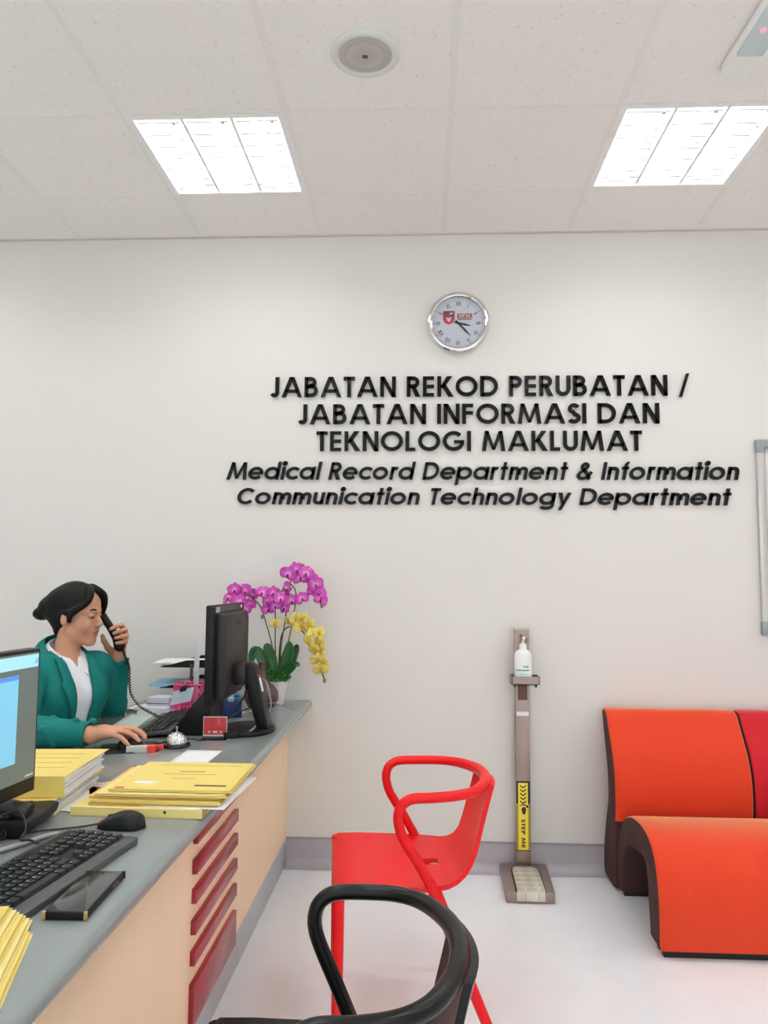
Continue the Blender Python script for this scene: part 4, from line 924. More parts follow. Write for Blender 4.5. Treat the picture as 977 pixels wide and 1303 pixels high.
# letter tray and what lies on it
t = thing('letter_tray', 'black three tier letter tray behind the far monitor', 'tray', (-.99, -.22, DT))
ty0, ty1 = -.335, -.10; ux0, ux1 = -1.12, -.86
tiers = (.758, .842, .930)
for z_ in tiers:
    mb = MB().box(ux0, ux1, ty0, ty1, z_, z_+.003)
    for y in (ty0, ty1): mb.prism([(ux0, z_), (ux1, z_), (ux1, z_+.036), (ux0+.11, z_+.030)], lambda x, q, yy: (x, yy, q), y-.0015, y+.0015)
    mb.box(ux1-.003, ux1, ty0, ty1, z_, z_+.036)
    obj('tier', mb, M_pc, t, smooth=False)
for x in (-.985, -.868):
    for y in (ty0, ty1): obj('post', MB().box(x-.006, x+.006, y-.003, y+.003, DT+.0005, .945), mat('post_grey', (66, 68, 72), .4), t)
M_blue = mat('blue_paper', (152, 205, 226), .6)
for k, (dx, dy, a, m_, lb, z_) in enumerate(((-.045, .0, .04, M_pap, 'upper white paper pile on top of the letter tray', .941), (-.015, .01, -.05, M_pap, 'lower white paper pile on top of the letter tray', .934), (-.055, -.01, .02, M_blue, 'light blue papers on the middle tier of the letter tray', .846), (-.03, .01, -.03, M_pap, 'white papers in the bottom tier of the letter tray', .762))):
    tag(obj('paper_pile', MB().prism([(-.125, -.095), (.125, -.095), (.125, .095), (-.125, .095)], frame_map((-.995+dx, -.22+dy, z_), a), 0, .0065 if k < 2 else .013), m_, smooth=False), lb, 'paper', 'paper piles on the letter tray')
for k, (x, y, w_, d_, a, h_, lb) in enumerate(((-1.09, -.43, .15, .11, .1, .018, 'loose white papers at the foot of the letter tray'), (-1.105, -.425, .14, .10, -.15, .012, 'white papers on top of the loose pile below the letter tray'))):
    tag(obj('paper_pile', MB().prism([(-w_/2, -d_/2), (w_/2, -d_/2), (w_/2, d_/2), (-w_/2, d_/2)], frame_map((x, y, DT+.0005+k*.019), a), 0, h_), M_pap, smooth=False), lb, 'paper', 'loose paper piles by the tray')
t = thing('note_block', 'stack of white note papers with a dark edge left of the pink basket', 'paper', (-1.10, -.405, DT+.032)); obj('notes', MB().prism([(-.05, -.04), (.05, -.04), (.055, .04), (-.04, .04)], frame_map((-1.085, -.405, DT+.032), -.1), .0003, .036), mat('note_lilac', (214, 212, 226), .6), t, smooth=False)
obj('edge_band', MB().prism([(-.051, -.041), (.051, -.041), (.051, .041), (-.051, .041)], frame_map((-1.085, -.405, DT+.032), -.1), .010, .014), mat('band_slate', (110, 112, 140), .5), t, smooth=False)
# pink basket
t = thing('desk_basket', 'pink slatted plastic basket behind the far keyboard', 'basket', (-.965, -.40, DT)); M_pk = mat('pink_plastic', (232, 84, 140), .4)
kx0, kx1, ky0, ky1, kz1 = -1.025, -.905, -.445, -.36, .872
# stays clear of the tray in front of the letter tiers
bk = MB().box(kx0, kx1, ky0, ky1, DT+.0005, DT+.004)
for n in range(9):
    for y in (ky0, ky1): x = kx0+.004+n*(kx1-kx0-.008)/8; bk.box(x-.0032, x+.0032, y-.0015, y+.0015, DT+.003, kz1)
for n in range(6):
    for x in (kx0, kx1): y = ky0+.004+n*(ky1-ky0-.008)/5; bk.box(x-.0015, x+.0015, y-.0032, y+.0032, DT+.003, kz1)
for z_ in (DT+.035, DT+.075): bk.box(kx0-.001, kx1+.001, ky0-.002, ky0+.001, z_-.003, z_+.003).box(kx0-.001, kx1+.001, ky1-.001, ky1+.002, z_-.003, z_+.003).box(kx0-.002, kx0+.001, ky0, ky1, z_-.003, z_+.003).box(kx1-.001, kx1+.002, ky0, ky1, z_-.003, z_+.003)
obj('basket_body', bk, M_pk, t, smooth=False)
obj('rim', MB().tube([(kx0, ky0, kz1), (kx1, ky0, kz1), (kx1, ky1, kz1), (kx0, ky1, kz1)], .0045, 8, closed=True), M_pk, t)
tag(obj('ruler', MB().box(-.960, -.938, -.385, -.382, DT+.005, 1.052), mat('frosted_acrylic', (205, 208, 212), .25, noise=.02), bevel=.0008), 'tall frosted ruler standing upright in the pink basket', 'ruler')
t = thing('note_card', 'white card hung on the pink basket front by a binder clip', 'card', (-1.0, -.449, .80)); F3 = lambda u, v, h: (-.988+u*.96-v*-.22, -.4495-h, .826+v*.96+u*.22)
obj('card', MB().prism([(-.046, -.030), (.046, -.030), (.046, .030), (-.046, .030)], F3, 0, .0008), mat('card_bluewhite', (218, 228, 238), .6), t, smooth=False)
cl = obj('binder_clip', MB().prism([(-.014, 0), (.014, 0), (.014, .022), (-.014, .022)], lambda u, v, h: F3(u, v+.022, h), .0009, .010), M_dk, t, bevel=.002, label='black binder clip with chrome handles')
for q in (-1, 1): obj('clip_handle', MB().tube(spline([F3(q*.010, .044, .006), F3(q*.014, .058, .004+.004*q), F3(q*.004, .066, .004+.004*q), F3(-q*.002, .054, .006), F3(0, .044, .006)], 5), .0014, 6), M_chrome, cl)
tag(obj('sticky_pad', MB().prism([(-.04, -.02), (.04, -.02), (.04, .02), (-.04, .02)], frame_map((-.99, -.475, DT), .1), .0005, .010), mat('coral_pad', (226, 70, 96), .5), bevel=.001), 'coral pink pad lying at the foot of the pink basket', 'note pad')
# gift box
t = thing('gift_box', 'dark blue box with a silver ribbon under the far monitor', 'box', (-.785, -.46, DT)); F_ = frame_map((-.783, -.46, DT), .3)
obj('box_body', MB().prism([(-.045, -.04), (.045, -.04), (.045, .04), (-.045, .04)], F_, .0005, .066), mat('navy_card', (30, 52, 110), .4), t, bevel=.002)
obj('lid', MB().prism([(-.047, -.042), (.047, -.042), (.047, .042), (-.047, .042)], F_, .066, .080).prism([(-.036, -.031), (.036, -.031), (.036, .031), (-.036, .031)], F_, .08, .092), mat('teal_blue', (46, 98, 140), .4), t, bevel=.004)
obj('ribbon', MB().prism([(-.012, -.0430), (.012, -.0430), (.012, .0430), (-.012, .0430)], F_, .064, .0810).prism([(-.012, -.032), (.012, -.032), (.012, .032), (-.012, .032)], F_, .08, .0935), mat('silver_ribbon', (186, 196, 204), .3), t, bevel=.001)
# vase
t = thing('vase', 'round brown bottle vase with slim neck beside the white orchid pot', 'vase', (-.682, -.325, DT)); M_vb = mat('brown_glaze', (84, 60, 56), .28, noise=.08, scale=18)
obj('vase_body', MB().lathe([(0, .0005), (.030, .0005), (.034, .004), (.058, .022), (.072, .048), (.074, .064), (.068, .086), (.050, .108), (.030, .124), (.019, .142), (.0165, .170), (.017, .198), (.021, .206), (.017, .206), (.013, .198), (0, .19)], (-.682, -.325, DT), 40), M_vb, t)
# cables at the far monitor
for pts, r, m_, lb in (([(-.675, -.70, .93), (-.64, -.64, .935), (-.60, -.66, .92), (-.575, -.70, .88), (-.565, -.72, .83), (-.59, -.75, .79), (-.625, -.88, .756)], .003, M_gcab, 'grey cable arching from the far monitor over its stand'),
                    ([(-.675, -.66, .90), (-.69, -.60, .86), (-.73, -.58, .80), (-.77, -.60, .757), (-.79, -.64, .754)], .0032, M_cab, 'black cable dropping from behind the far monitor'),
                    ([(-.675, -.68, .88), (-.63, -.58, .86), (-.66, -.52, .81), (-.73, -.54, .78), (-.77, -.62, .755)], .0028, M_cab, 'black cable looping in front of the blue gift box'),
                    ([(-.70, -.905, .754), (-.76, -.95, .754), (-.80, -.93, .754), (-.86, -.96, .754), (-.90, -1.04, .7545)], .0022, M_cab, 'thin black mouse cable passing behind the call bell'),
                    ([(-.75, -.42, .754), (-.68, -.42, .77), (-.62, -.42, .80), (-.575, -.36, .775), (-.545, -.30, .755)], .0018, M_gcab, 'thin pale cable crossing in front of the brown vase')):
    tag(obj('cable', MB().tube(spline(pts, 8), r, 8), m_), lb, 'cable')
tag(obj('cable_tie', MB().lathe([(.0035, -.005), (.0075, -.005), (.0075, .005), (.0035, .005)], (-.64, -.64, .935), 12), mat('tie_red', (214, 44, 50), .4)), 'small red tie on the grey cable at the far monitor', 'cable tie')

# ================================================================== potted orchid
orx = thing('potted_orchid', 'potted magenta and yellow orchid in a white pot at the desk corner', 'plant', (-.65, -.15, DT)); oc = (-.65, -.145, DT)
obj('pot', MB().lathe([(0, .0005), (.030, .0005), (.034, .006), (.050, .085), (.0535, .112), (.0525, .116), (.048, .112), (.044, .095), (0, .094)], oc, 40), mat('white_ceramic', (232, 226, 230), .25, noise=.01), orx)
obj('pot_band', MB().lathe([(.0515, .107), (.0545, .107), (.0545, .115), (.0515, .115)], oc, 40), mat('pot_green', (98, 160, 110), .4), orx)
M_leaf = mat('orchid_leaf', (34, 92, 40), .35, noise=.2, scale=20); M_moss = mat('moss_green', (62, 120, 44), .7, noise=.35, scale=40); M_stem = mat('flower_stem', (84, 84, 48), .5, noise=.1); M_stemd = mat('dark_stem', (60, 44, 44), .5, noise=.1)
rd = random.Random(4)
ms = MB()
for k in range(420):
    a, r = rd.uniform(0, 2*PI), .056*math.sqrt(rd.random()); c = Vector((oc[0]+r*math.cos(a)*1.05, oc[1]-.012+r*math.sin(a), DT+.104+.072*rd.random()*(1-(r/.062)**2)))
    d = Vector((rd.uniform(-1, 1), rd.uniform(-1, 1), rd.uniform(.1, 1))).normalized(); e = d.cross(Vector((.3, .5, .8))).normalized(); L2 = rd.uniform(.011, .021)
    ms.add([c, c+d*L2*.5+e*L2*.35, c+d*L2, c+d*L2*.5-e*L2*.35], [(0, 1, 2, 3)])
mo_ = obj('moss', ms, M_moss, orx, smooth=False, thick=.001); mo_['kind'] = 'stuff'
def leaf(pts, wd, m_=None):
    P_ = [Vector(p) for p in spline(pts, 5)]; n = len(P_); R_ = []
    for i, p in enumerate(P_):
        a = i/(n-1); t_ = (P_[min(i+1, n-1)]-P_[max(i-1, 0)]).normalized(); s_ = t_.cross(Vector((.35, -1, .2))); s_.normalize(); up = s_.cross(t_)
        w2 = wd*(math.sin(PI*min(1, .08+.92*a))**.6)*(1-.15*a)+.001
        R_.append([p+s_*(w2*q)+up*(abs(q)*w2*.35) for q in (-1, -.6, 0, .6, 1)])
    obj('leaf', MB().grid(R_), m_ or M_leaf, orx, thick=.002, ang=80)
b0 = (-.655, -.145, .862)
leaf([b0, (-.705, -.15, .93), (-.745, -.15, .985), (-.765, -.15, .965), (-.77, -.155, .92)], .024)
leaf([b0, (-.678, -.15, .95), (-.695, -.155, 1.0), (-.705, -.16, 1.02)], .026)
leaf([(-.64, -.15, .862), (-.612, -.16, .93), (-.596, -.17, .99), (-.592, -.18, 1.035)], .030)
leaf([(-.635, -.145, .862), (-.600, -.14, .92), (-.572, -.14, .99), (-.56, -.15, 1.02)], .022)
leaf([(-.63, -.15, .862), (-.600, -.16, .90), (-.565, -.17, .93), (-.545, -.17, .925)], .018)
leaf([(-.648, -.17, .862), (-.655, -.19, .92), (-.668, -.2, .96), (-.672, -.21, .985)], .016)
for p_, r_ in (([(-.648, -.15, .86), (-.672, -.15, 1.0), (-.70, -.15, 1.10), (-.735, -.15, 1.19), (-.79, -.155, 1.235), (-.84, -.16, 1.225), (-.87, -.165, 1.205)], .0028), ([(-.652, -.14, .86), (-.662, -.14, 1.0), (-.664, -.14, 1.12), (-.67, -.145, 1.21), (-.70, -.15, 1.24), (-.735, -.155, 1.235)], .0028),
               ([(-.640, -.145, .86), (-.634, -.15, 1.0), (-.618, -.15, 1.12), (-.604, -.15, 1.24), (-.585, -.155, 1.33), (-.54, -.16, 1.345), (-.49, -.165, 1.305), (-.458, -.17, 1.24), (-.445, -.175, 1.20)], .003), ([(-.636, -.15, .86), (-.60, -.155, 1.03), (-.578, -.155, 1.15), (-.570, -.155, 1.25), (-.60, -.16, 1.29), (-.64, -.165, 1.25)], .0028)):
    obj('flower_stem', MB().tube(spline(p_, 7), r_, 8), M_stem, orx)
obj('flower_stem', MB().tube(spline([(-.645, -.14, .86), (-.64, -.14, 1.02), (-.622, -.145, 1.08), (-.585, -.15, 1.10), (-.545, -.155, 1.085), (-.50, -.16, 1.03), (-.47, -.165, .96), (-.445, -.17, .90), (-.432, -.172, .865)], 7), .003, 8), M_stemd, orx)
obj('twig', MB().tube(spline([(-.62, -.15, .98), (-.585, -.15, .995), (-.555, -.15, .998)], 5), [.002]*3+[.0035]*5+[.005]*3, 8), M_stemd, orx)
for c in ((-.448, -.175, 1.192), (-.432, -.172, .862), (-.536, -.165, 1.372), (-.72, -.165, 1.14)): obj('bud', MB().sphere(c, (.007, .007, .011)), mat('bud_green', (110, 128, 62), .5), orx)
def petal_mat(name, inner, outer, spot):
    m = mat(name, outer, .5, noise=0, sub=.05); nt = m.node_tree; b = nt.nodes['Principled BSDF']; at_ = nt.nodes.new('ShaderNodeAttribute'); at_.attribute_name = 'radial'
    r = nt.nodes.new('ShaderNodeValToRGB'); e = r.color_ramp.elements; e[0].position = 0; e[0].color = lin(inner); e[1].position = 1; e[1].color = lin(spot)
    q = r.color_ramp.elements.new(.45); q.color = lin(outer); nt.links.new(at_.outputs['Fac'], r.inputs[0]); nt.links.new(r.outputs[0], b.inputs['Base Color']); return m
M_mag = petal_mat('magenta_petal', (248, 226, 240), (216, 92, 196), (200, 52, 172)); M_lip = mat('magenta_lip', (140, 14, 84), .4, noise=.1); M_yel = petal_mat('yellow_petal', (222, 190, 80), (234, 214, 104), (240, 228, 140)); M_ylip = mat('yellow_lip', (222, 168, 34), .4, noise=.1)
def flower(c, size, nrm, roll, m1, m2):
    n_ = Vector(nrm).normalized(); a_ = n_.cross(Vector((0, 0, 1))).normalized() if abs(n_.z) < .95 else Vector((1, 0, 0)); b_ = a_.cross(n_)*-1 if False else n_.cross(a_)*-1
    if b_.z < 0: b_ = -b_
    a2 = a_*math.cos(roll)+b_*math.sin(roll); b2 = -a_*math.sin(roll)+b_*math.cos(roll); C_ = Vector(c); mb = MB(); rad_ = []
    for ang, L2, wd, off in ((90, .95, .36, -.02), (215, .9, .34, -.02), (325, .9, .34, -.02), (8, 1.0, .66, .03), (172, 1.0, .66, .03)):
        q = math.radians(ang); u_ = a2*math.cos(q)+b2*math.sin(q); v_ = -a2*math.sin(q)+b2*math.cos(q); R_ = []
        for i in range(7):
            s = i/6; hw = wd*size*(math.sin(PI*min(1, .10+.86*s))**.75)+.0008
            R_.append([C_+u_*(L2*size*s)+v_*(hw*k)+n_*(size*(off+.22*s*(1-s)-.12*s*s+.10*k*k*s)) for k in (-1, -.5, 0, .5, 1)]); rad_ += [s]*5
        mb.grid(R_)
    f_ = obj('flower', mb, m1, orx, thick=.0008, ang=80)
    at2 = f_.data.attributes.new('radial', 'FLOAT', 'POINT')
    # attribute by distance from the flower centre
    ctr = C_-WO[f_]
    at2.data.foreach_set('value', [min(1, ((v.co-ctr).length)/size) for v in f_.data.vertices])
    obj('lip', MB().sphere(tuple(C_+n_*size*.16-b2*size*.12), (size*.15,)*3, seg=10, ring=6).sphere(tuple(C_+n_*size*.24-b2*size*.34), (size*.13,)*3, seg=10, ring=6).tube([C_+n_*size*.1, C_+n_*size*.22-b2*size*.3], size*.08, 6), m2, f_)
mag = [(-.862, 1.225), (-.838, 1.262), (-.815, 1.208), (-.79, 1.255), (-.772, 1.198), (-.757, 1.235), (-.79, 1.175), (-.712, 1.248), (-.688, 1.212), (-.664, 1.250), (-.655, 1.190), (-.628, 1.225), (-.612, 1.182), (-.604, 1.268), (-.69, 1.175),
       (-.596, 1.335), (-.566, 1.352), (-.548, 1.318), (-.515, 1.338), (-.492, 1.312), (-.470, 1.288), (-.462, 1.252), (-.483, 1.262), (-.454, 1.222), (-.536, 1.225), (-.585, 1.215)]
for k, (x, z_) in enumerate(mag):
    flower((x, -.175-rd.uniform(0, .05), z_), rd.uniform(.032, .042), (rd.uniform(-1.3, 1.3), -1, rd.uniform(-.7, .5)), rd.uniform(-.7, .7), M_mag, M_lip)
for k, (x, z_) in enumerate([(-.655, 1.112), (-.592, 1.122), (-.565, 1.138), (-.53, 1.140), (-.505, 1.105), (-.545, 1.105), (-.488, 1.072), (-.50, 1.04), (-.46, 1.075), (-.452, 1.03), (-.478, 1.0), (-.448, .985), (-.462, .955), (-.436, .945), (-.446, .915)]):
    flower((x, -.175-rd.uniform(0, .03), z_), rd.uniform(.028, .038), (rd.uniform(-1.2, 1.2), -1, rd.uniform(-.8, .4)), rd.uniform(-.8, .8), M_yel, M_ylip)
# ================================================================== seated person: smooth distance fields turned into closed meshes
class Field:
    def __init__(s, xs, ys, zs):
        s.ax = [np.asarray(a, np.float32) for a in (xs, ys, zs)]; s.D = np.full([len(a) for a in s.ax], .5, np.float32)
    def _w(s, lo, hi, mg):
        sl = []
        for a, l, h_ in zip(s.ax, lo, hi): sl.append(slice(int(np.searchsorted(a, l-mg)), int(np.searchsorted(a, h_+mg))))
        g = np.meshgrid(*[a[q] for a, q in zip(s.ax, sl)], indexing='ij'); return tuple(sl), np.stack(g, -1)
    def add(s, prim, k=.01):
        fn, lo, hi = prim; sl, P_ = s._w(lo, hi, k+.03)
        if P_.size == 0: return s
        b = fn(P_); a = s.D[sl]; h_ = np.maximum(k-np.abs(a-b), 0)/k; s.D[sl] = np.minimum(a, b)-h_*h_*k*.25; return s
    def sub(s, prim, k=.006):
        fn, lo, hi = prim; sl, P_ = s._w(lo, hi, k+.03)
        if P_.size == 0: return s
        b = -fn(P_); a = s.D[sl]; h_ = np.maximum(k-np.abs(a-b), 0)/k; s.D[sl] = np.maximum(a, b)+h_*h_*k*.25; return s
    def mesh(s):
        D = s.D; I = D < 0; n = D.shape
        cnt = np.zeros([k-1 for k in n], np.int8)
        for a in (0, 1):
            for b in (0, 1):
                for c in (0, 1): cnt += I[a:n[0]-1+a, b:n[1]-1+b, c:n[2]-1+c]
        act = (cnt > 0) & (cnt < 8); idx = np.argwhere(act); vid = np.full(act.shape, -1, np.int32); vid[act] = np.arange(len(idx))
        acc = np.zeros((len(idx), 3)); num = np.zeros(len(idx)); A = s.ax
        cor = lambda o: (idx[:, 0]+o[0], idx[:, 1]+o[1], idx[:, 2]+o[2])
        for ax in range(3):
            for o1 in (0, 1):
                for o2 in (0, 1):
                    oa = [0, 0, 0]; q = [k for k in range(3) if k != ax]; oa[q[0]] = o1; oa[q[1]] = o2; ob = list(oa); ob[ax] = 1
                    ia, ib = cor(oa), cor(ob); da, db = D[ia], D[ib]; cr = (da < 0) != (db < 0)
                    t_ = np.where(cr, da/np.where(cr, da-db, 1), 0)
                    pa = np.stack([A[k][ia[k]] for k in range(3)], -1); pb = np.stack([A[k][ib[k]] for k in range(3)], -1)
                    acc += np.where(cr[:, None], pa+(pb-pa)*t_[:, None], 0); num += cr
        V = acc/num[:, None]; F_ = []
        for ax in range(3):
            q = [k for k in range(3) if k != ax]; sa = [slice(1, -1)]*3; sa[ax] = slice(0, -1); sb = [slice(1, -1)]*3; sb[ax] = slice(1, None)
            ia, ib = I[tuple(sa)], I[tuple(sb)]; e = np.argwhere(ia != ib); off = np.array([1, 1, 1]); off[ax] = 0; e = e+off
            fl = I[tuple(e.T)]
            def vq(d0, d1):
                p_ = e.copy(); p_[:, q[0]] -= d0; p_[:, q[1]] -= d1; return vid[tuple(p_.T)]
            quad = np.stack([vq(1, 1), vq(0, 1), vq(0, 0), vq(1, 0)], -1)
            flip = fl if ax != 1 else ~fl
            quad[~flip] = quad[~flip][:, ::-1]; F_.append(quad)
        F_ = np.concatenate(F_); F_ = F_[(F_ >= 0).all(1)]
        return V, F_
def cap_(a, b, ra, rb):
    a, b = np.array(a, float), np.array(b, float); d = b-a; L2 = d@d
    def fn(P_):
        t_ = np.clip(((P_-a)@d)/L2, 0, 1); return np.linalg.norm(P_-a-t_[..., None]*d, axis=-1)-(ra+(rb-ra)*t_)
    r = max(ra, rb); return fn, np.minimum(a, b)-r, np.maximum(a, b)+r
def ell_(c, r, M_=None):
    c = np.array(c, float); r = np.array(r, float); M_ = np.eye(3) if M_ is None else M_
    def fn(P_):
        q = (P_-c)@M_; k0 = np.linalg.norm(q/r, axis=-1); k1 = np.linalg.norm(q/(r*r), axis=-1); return k0*(k0-1)/np.maximum(k1, 1e-9)
    return fn, c-r.max(), c+r.max()
def from_field(name, fl, mats, parent, ang=180, **k):
    V, F_ = fl.mesh(); mb = MB(); mb.v = [tuple(p) for p in V]; mb.f = [tuple(int(i) for i in f) for f in F_]; mb.m = [0]*len(mb.f)
    me = bpy.data.meshes.new(name); v = V; c = (v.min(0)+v.max(0))/2; c[2] = v[:, 2].min()
    me.from_pydata([tuple(p) for p in (V-c)], [], mb.f); me.validate()
    for m in (mats if isinstance(mats, (list, tuple)) else [mats]): me.materials.append(m)
    bm = bmesh.new(); bm.from_mesh(me); bmesh.ops.recalc_face_normals(bm, faces=bm.faces); bmesh.ops.smooth_vert(bm, verts=bm.verts, factor=.4, use_axis_x=True, use_axis_y=True, use_axis_z=True); bm.to_mesh(me); bm.free()
    me.polygons.foreach_set('use_smooth', [True]*len(me.polygons))
    o = bpy.data.objects.new(name, me); COL.objects.link(o); WO[o] = Vector(c); o.location = Vector(c)-(WO[parent] if parent else Vector()); 
    if parent: o.parent = parent
    return o
def yawM(a): c, s = math.cos(a), math.sin(a); return np.array([[c, -s, 0], [s, c, 0], [0, 0, 1.]])
ZZ = np.array([0, 0, 1.])
H = np.array((-1.327, -.70, 1.163)); HMx = yawM(-.07) @ np.array([[math.cos(.03), 0, math.sin(.03)], [0, 1, 0], [-math.sin(.03), 0, math.cos(.03)]])
hp = lambda x, y, z_: H+HMx @ np.array((x*.9, y, z_), float)
def ellh(c, r, M_=None): return ell_(c, (r[0]*.9, r[1], r[2]), HMx if M_ is None else M_)
N_ = np.array((-1.358, -.728, 1.003)); TM = yawM(-.52); tf_, tl_ = TM[:, 0], TM[:, 1]
SR, SL = N_-.143*tl_-.058*ZZ, N_+.140*tl_-.055*ZZ
ER, WR = np.array((-1.345, -1.075, .803)), np.array((-1.085, -1.098, .797))
EL, WL = np.array((-1.272, -.475, .785)), np.array((-1.232, -.53, .985))
def ranges(lo, hi, coarse, fines):
    out = [lo]
    while out[-1] < hi:
        x = out[-1]; st = coarse
        for a, b, f_ in fines:
            if a <= x < b: st = f_
        out.append(x+st)
    return np.array(out)
def arms(fl, e, k, up=(.048, .040, .040, .026)):
    fl.add(cap_(SR, ER, up[0]+e, up[1]+e), k); fl.add(cap_(ER, WR, up[2]+e, up[3]+e), k)
    fl.add(cap_(SL, EL, up[0]+e, up[1]+e), k); fl.add(cap_(EL, WL, up[2]+e, up[3]+e), k)
def torso(fl, e, k, low=True):
    fl.add(ell_(N_+tf_*.004-ZZ*.155, (.098+e, .140+e, .185+e), TM), k)
    if low: fl.add(ell_(N_-tf_*.055-ZZ*.36, (.095+e, .13+e, .19+e), TM), k)
    for q in (SR, SL):
        fl.add(cap_(N_-ZZ*.045, q, .055+e, .052+e), k); fl.add(cap_(N_-tf_*.018-ZZ*.024, q+ZZ*.002, .036+e, .043+e), k)
    fl.add(ell_(N_+tf_*.055-tl_*.06-ZZ*.135, (.06+e, .065+e, .065+e), TM), k); fl.add(ell_(N_+tf_*.055+tl_*.06-ZZ*.135, (.06+e, .065+e, .065+e), TM), k)
def neck(fl, e, k): fl.add(cap_(hp(-.026, 0, -.05), N_-tf_*.006-ZZ*.02, .044+e, .048+e), k)

B = Field(ranges(-1.62, -.86, .007, ((-1.45, -1.16, .0026), (-1.16, -.90, .0026))), ranges(-1.19, -.38, .007, ((-1.16, -1.0, .0026), (-.82, -.48, .0026))), ranges(.0, 1.33, .009, ((.75, .83, .0026), (.97, 1.31, .0026))))
torso(B, 0, .03); arms(B, 0, .03)
# hips, thighs, shins, feet
hipc = N_-tf_*.075-ZZ*.455
B.add(ell_(hipc, (.115, .165, .105), TM), .04)
for q in (-1, 1):
    hj = hipc+tl_*q*.085; kn = hj+np.array((.36, q*.03, .02)); an = np.array((kn[0]-.03, kn[1]+q*.01, .085))
    B.add(cap_(hj, kn, .082, .058), .04); B.add(cap_(kn, an, .055, .036), .03); B.add(cap_(an-ZZ*.03, an+np.array((.13, 0, -.05)), .036, .026), .02)
neck(B, 0, .02)
hd_ = [(ellh(hp(-.012, 0, .036), (.094, .074, .083), HMx), .01), (ellh(hp(.020, 0, -.028), (.066, .058, .082), HMx), .02), (ellh(hp(.030, 0, .045), (.060, .062, .058), HMx), .02),
       (cap_(hp(-.002, .047, -.055), hp(.058, .012, -.094), .015, .014), .02), (cap_(hp(-.002, -.047, -.055), hp(.058, -.012, -.094), .015, .014), .02), (ellh(hp(.066, 0, -.092), (.017, .019, .016), HMx), .016),
       (ellh(hp(.053, .035, -.030), (.030, .026, .028), HMx), .018), (ellh(hp(.053, -.035, -.030), (.030, .026, .028), HMx), .018), (ellh(hp(.068, 0, -.058), (.021, .028, .024), HMx), .018),
       (cap_(hp(.084, .014, .021), hp(.066, .046, .018), .009, .008), .014), (cap_(hp(.084, -.014, .021), hp(.066, -.046, .018), .009, .008), .014)]
for p_, k in hd_: B.add(p_, k)
for q in (-1, 1): B.sub(ellh(hp(.099, q*.033, .003), (.018, .017, .010), HMx), .014)
B.add(cap_(hp(.086, 0, .012), hp(.104, 0, -.026), .0065, .0105), .010)
for q in (-1, 1): B.add(ellh(hp(.096, q*.0115, -.030), (.010, .0075, .0075), HMx), .006); B.sub(ellh(hp(.102, q*.006, -.0375), (.005, .003, .003), HMx), .003)
for q in (-1, 1):  # lids: the upper comes far down, she looks at the desk
    B.add(ellh(hp(.0745, q*.032, .0065), (.0128, .0155, .0085), HMx), .004); B.add(ellh(hp(.0735, q*.032, -.0062), (.0118, .0145, .0055), HMx), .005)
B.add(ellh(hp(.0845, 0, -.0565), (.0095, .0195, .0048), HMx), .004); B.add(ellh(hp(.0820, 0, -.0662), (.0095, .0165, .0052), HMx), .004)
B.sub(ellh(hp(.095, 0, -.0615), (.012, .021, .0012), HMx), .002)
for q in (-1, 1):
    EM_ = HMx @ np.array([[math.cos(.25), 0, math.sin(.25)], [0, 1, 0], [-math.sin(.25), 0, math.cos(.25)]])
    B.add(ellh(hp(-.012, q*.0745, -.004), (.018, .0085, .029), EM_), .006); B.sub(ellh(hp(-.008, q*.0835, .001), (.010, .0055, .017), EM_), .004)
    B.add(cap_(hp(-.006, q*.079, -.012), hp(-.008, q*.079, .010), .0035, .003), .004)
# right hand on the mouse
def finger(pts, rs, k=.004):
    for i in range(len(pts)-1): B.add(cap_(pts[i], pts[i+1], rs[i], rs[i+1]), k)
RHk = [(-.998, -1.066, .812), (-.992, -1.085, .815), (-.996, -1.103, .811), (-1.006, -1.120, .803)]
B.add(cap_(WR, (-1.045, -1.095, .805), .025, .024), .02)
for p_ in RHk: B.add(cap_((-1.062, -1.096+(p_[1]+1.093)*.45, .803), p_, .0165, .0108), .012)
B.add(ell_((-1.03, -1.072, .797), (.03, .017, .014)), .012)
finger([RHk[0], (-.958, -1.061, .811), (-.934, -1.061, .801), (-.918, -1.062, .789)], [.0098, .0088, .0080, .0068])
finger([RHk[1], (-.950, -1.083, .813), (-.924, -1.084, .801), (-.909, -1.085, .788)], [.0100, .0090, .0082, .0068])
finger([RHk[2], (-.958, -1.107, .807), (-.934, -1.110, .796), (-.920, -1.112, .783)], [.0096, .0087, .0079, .0066])
finger([RHk[3], (-.975, -1.130, .796), (-.956, -1.134, .783), (-.944, -1.136, .772)], [.0088, .0078, .0070, .0060])
finger([(-1.052, -1.068, .795), (-1.012, -1.040, .790), (-.985, -1.034, .783), (-.962, -1.038, .778)], [.0150, .0105, .0095, .0075], .008)
# left hand around the handset
v3 = lambda *a: np.array(a, float)
m_ = [v3(-1.214, -.535, 1.112), v3(-1.203, -.533, 1.095), v3(-1.199, -.533, 1.076), v3(-1.203, -.535, 1.057)]
B.add(cap_(WL, WL+v3(.006, .0, .03), .024, .025), .02)
for p_ in m_: B.add(cap_(v3(-1.233, -.527, 1.012)+(p_-m_[1])*.35, p_, .0175, .0110), .012)
finger([m_[0], v3(-1.205, -.570, 1.124), v3(-1.216, -.597, 1.119), v3(-1.234, -.607, 1.108)], [.0100, .0092, .0084, .0070])
finger([m_[1], v3(-1.189, -.570, 1.104), v3(-1.199, -.601, 1.099), v3(-1.218, -.612, 1.092)], [.0102, .0094, .0086, .0070])
finger([m_[2], v3(-1.184, -.570, 1.081), v3(-1.192, -.599, 1.078), v3(-1.211, -.610, 1.074)], [.0098, .0090, .0082, .0068])
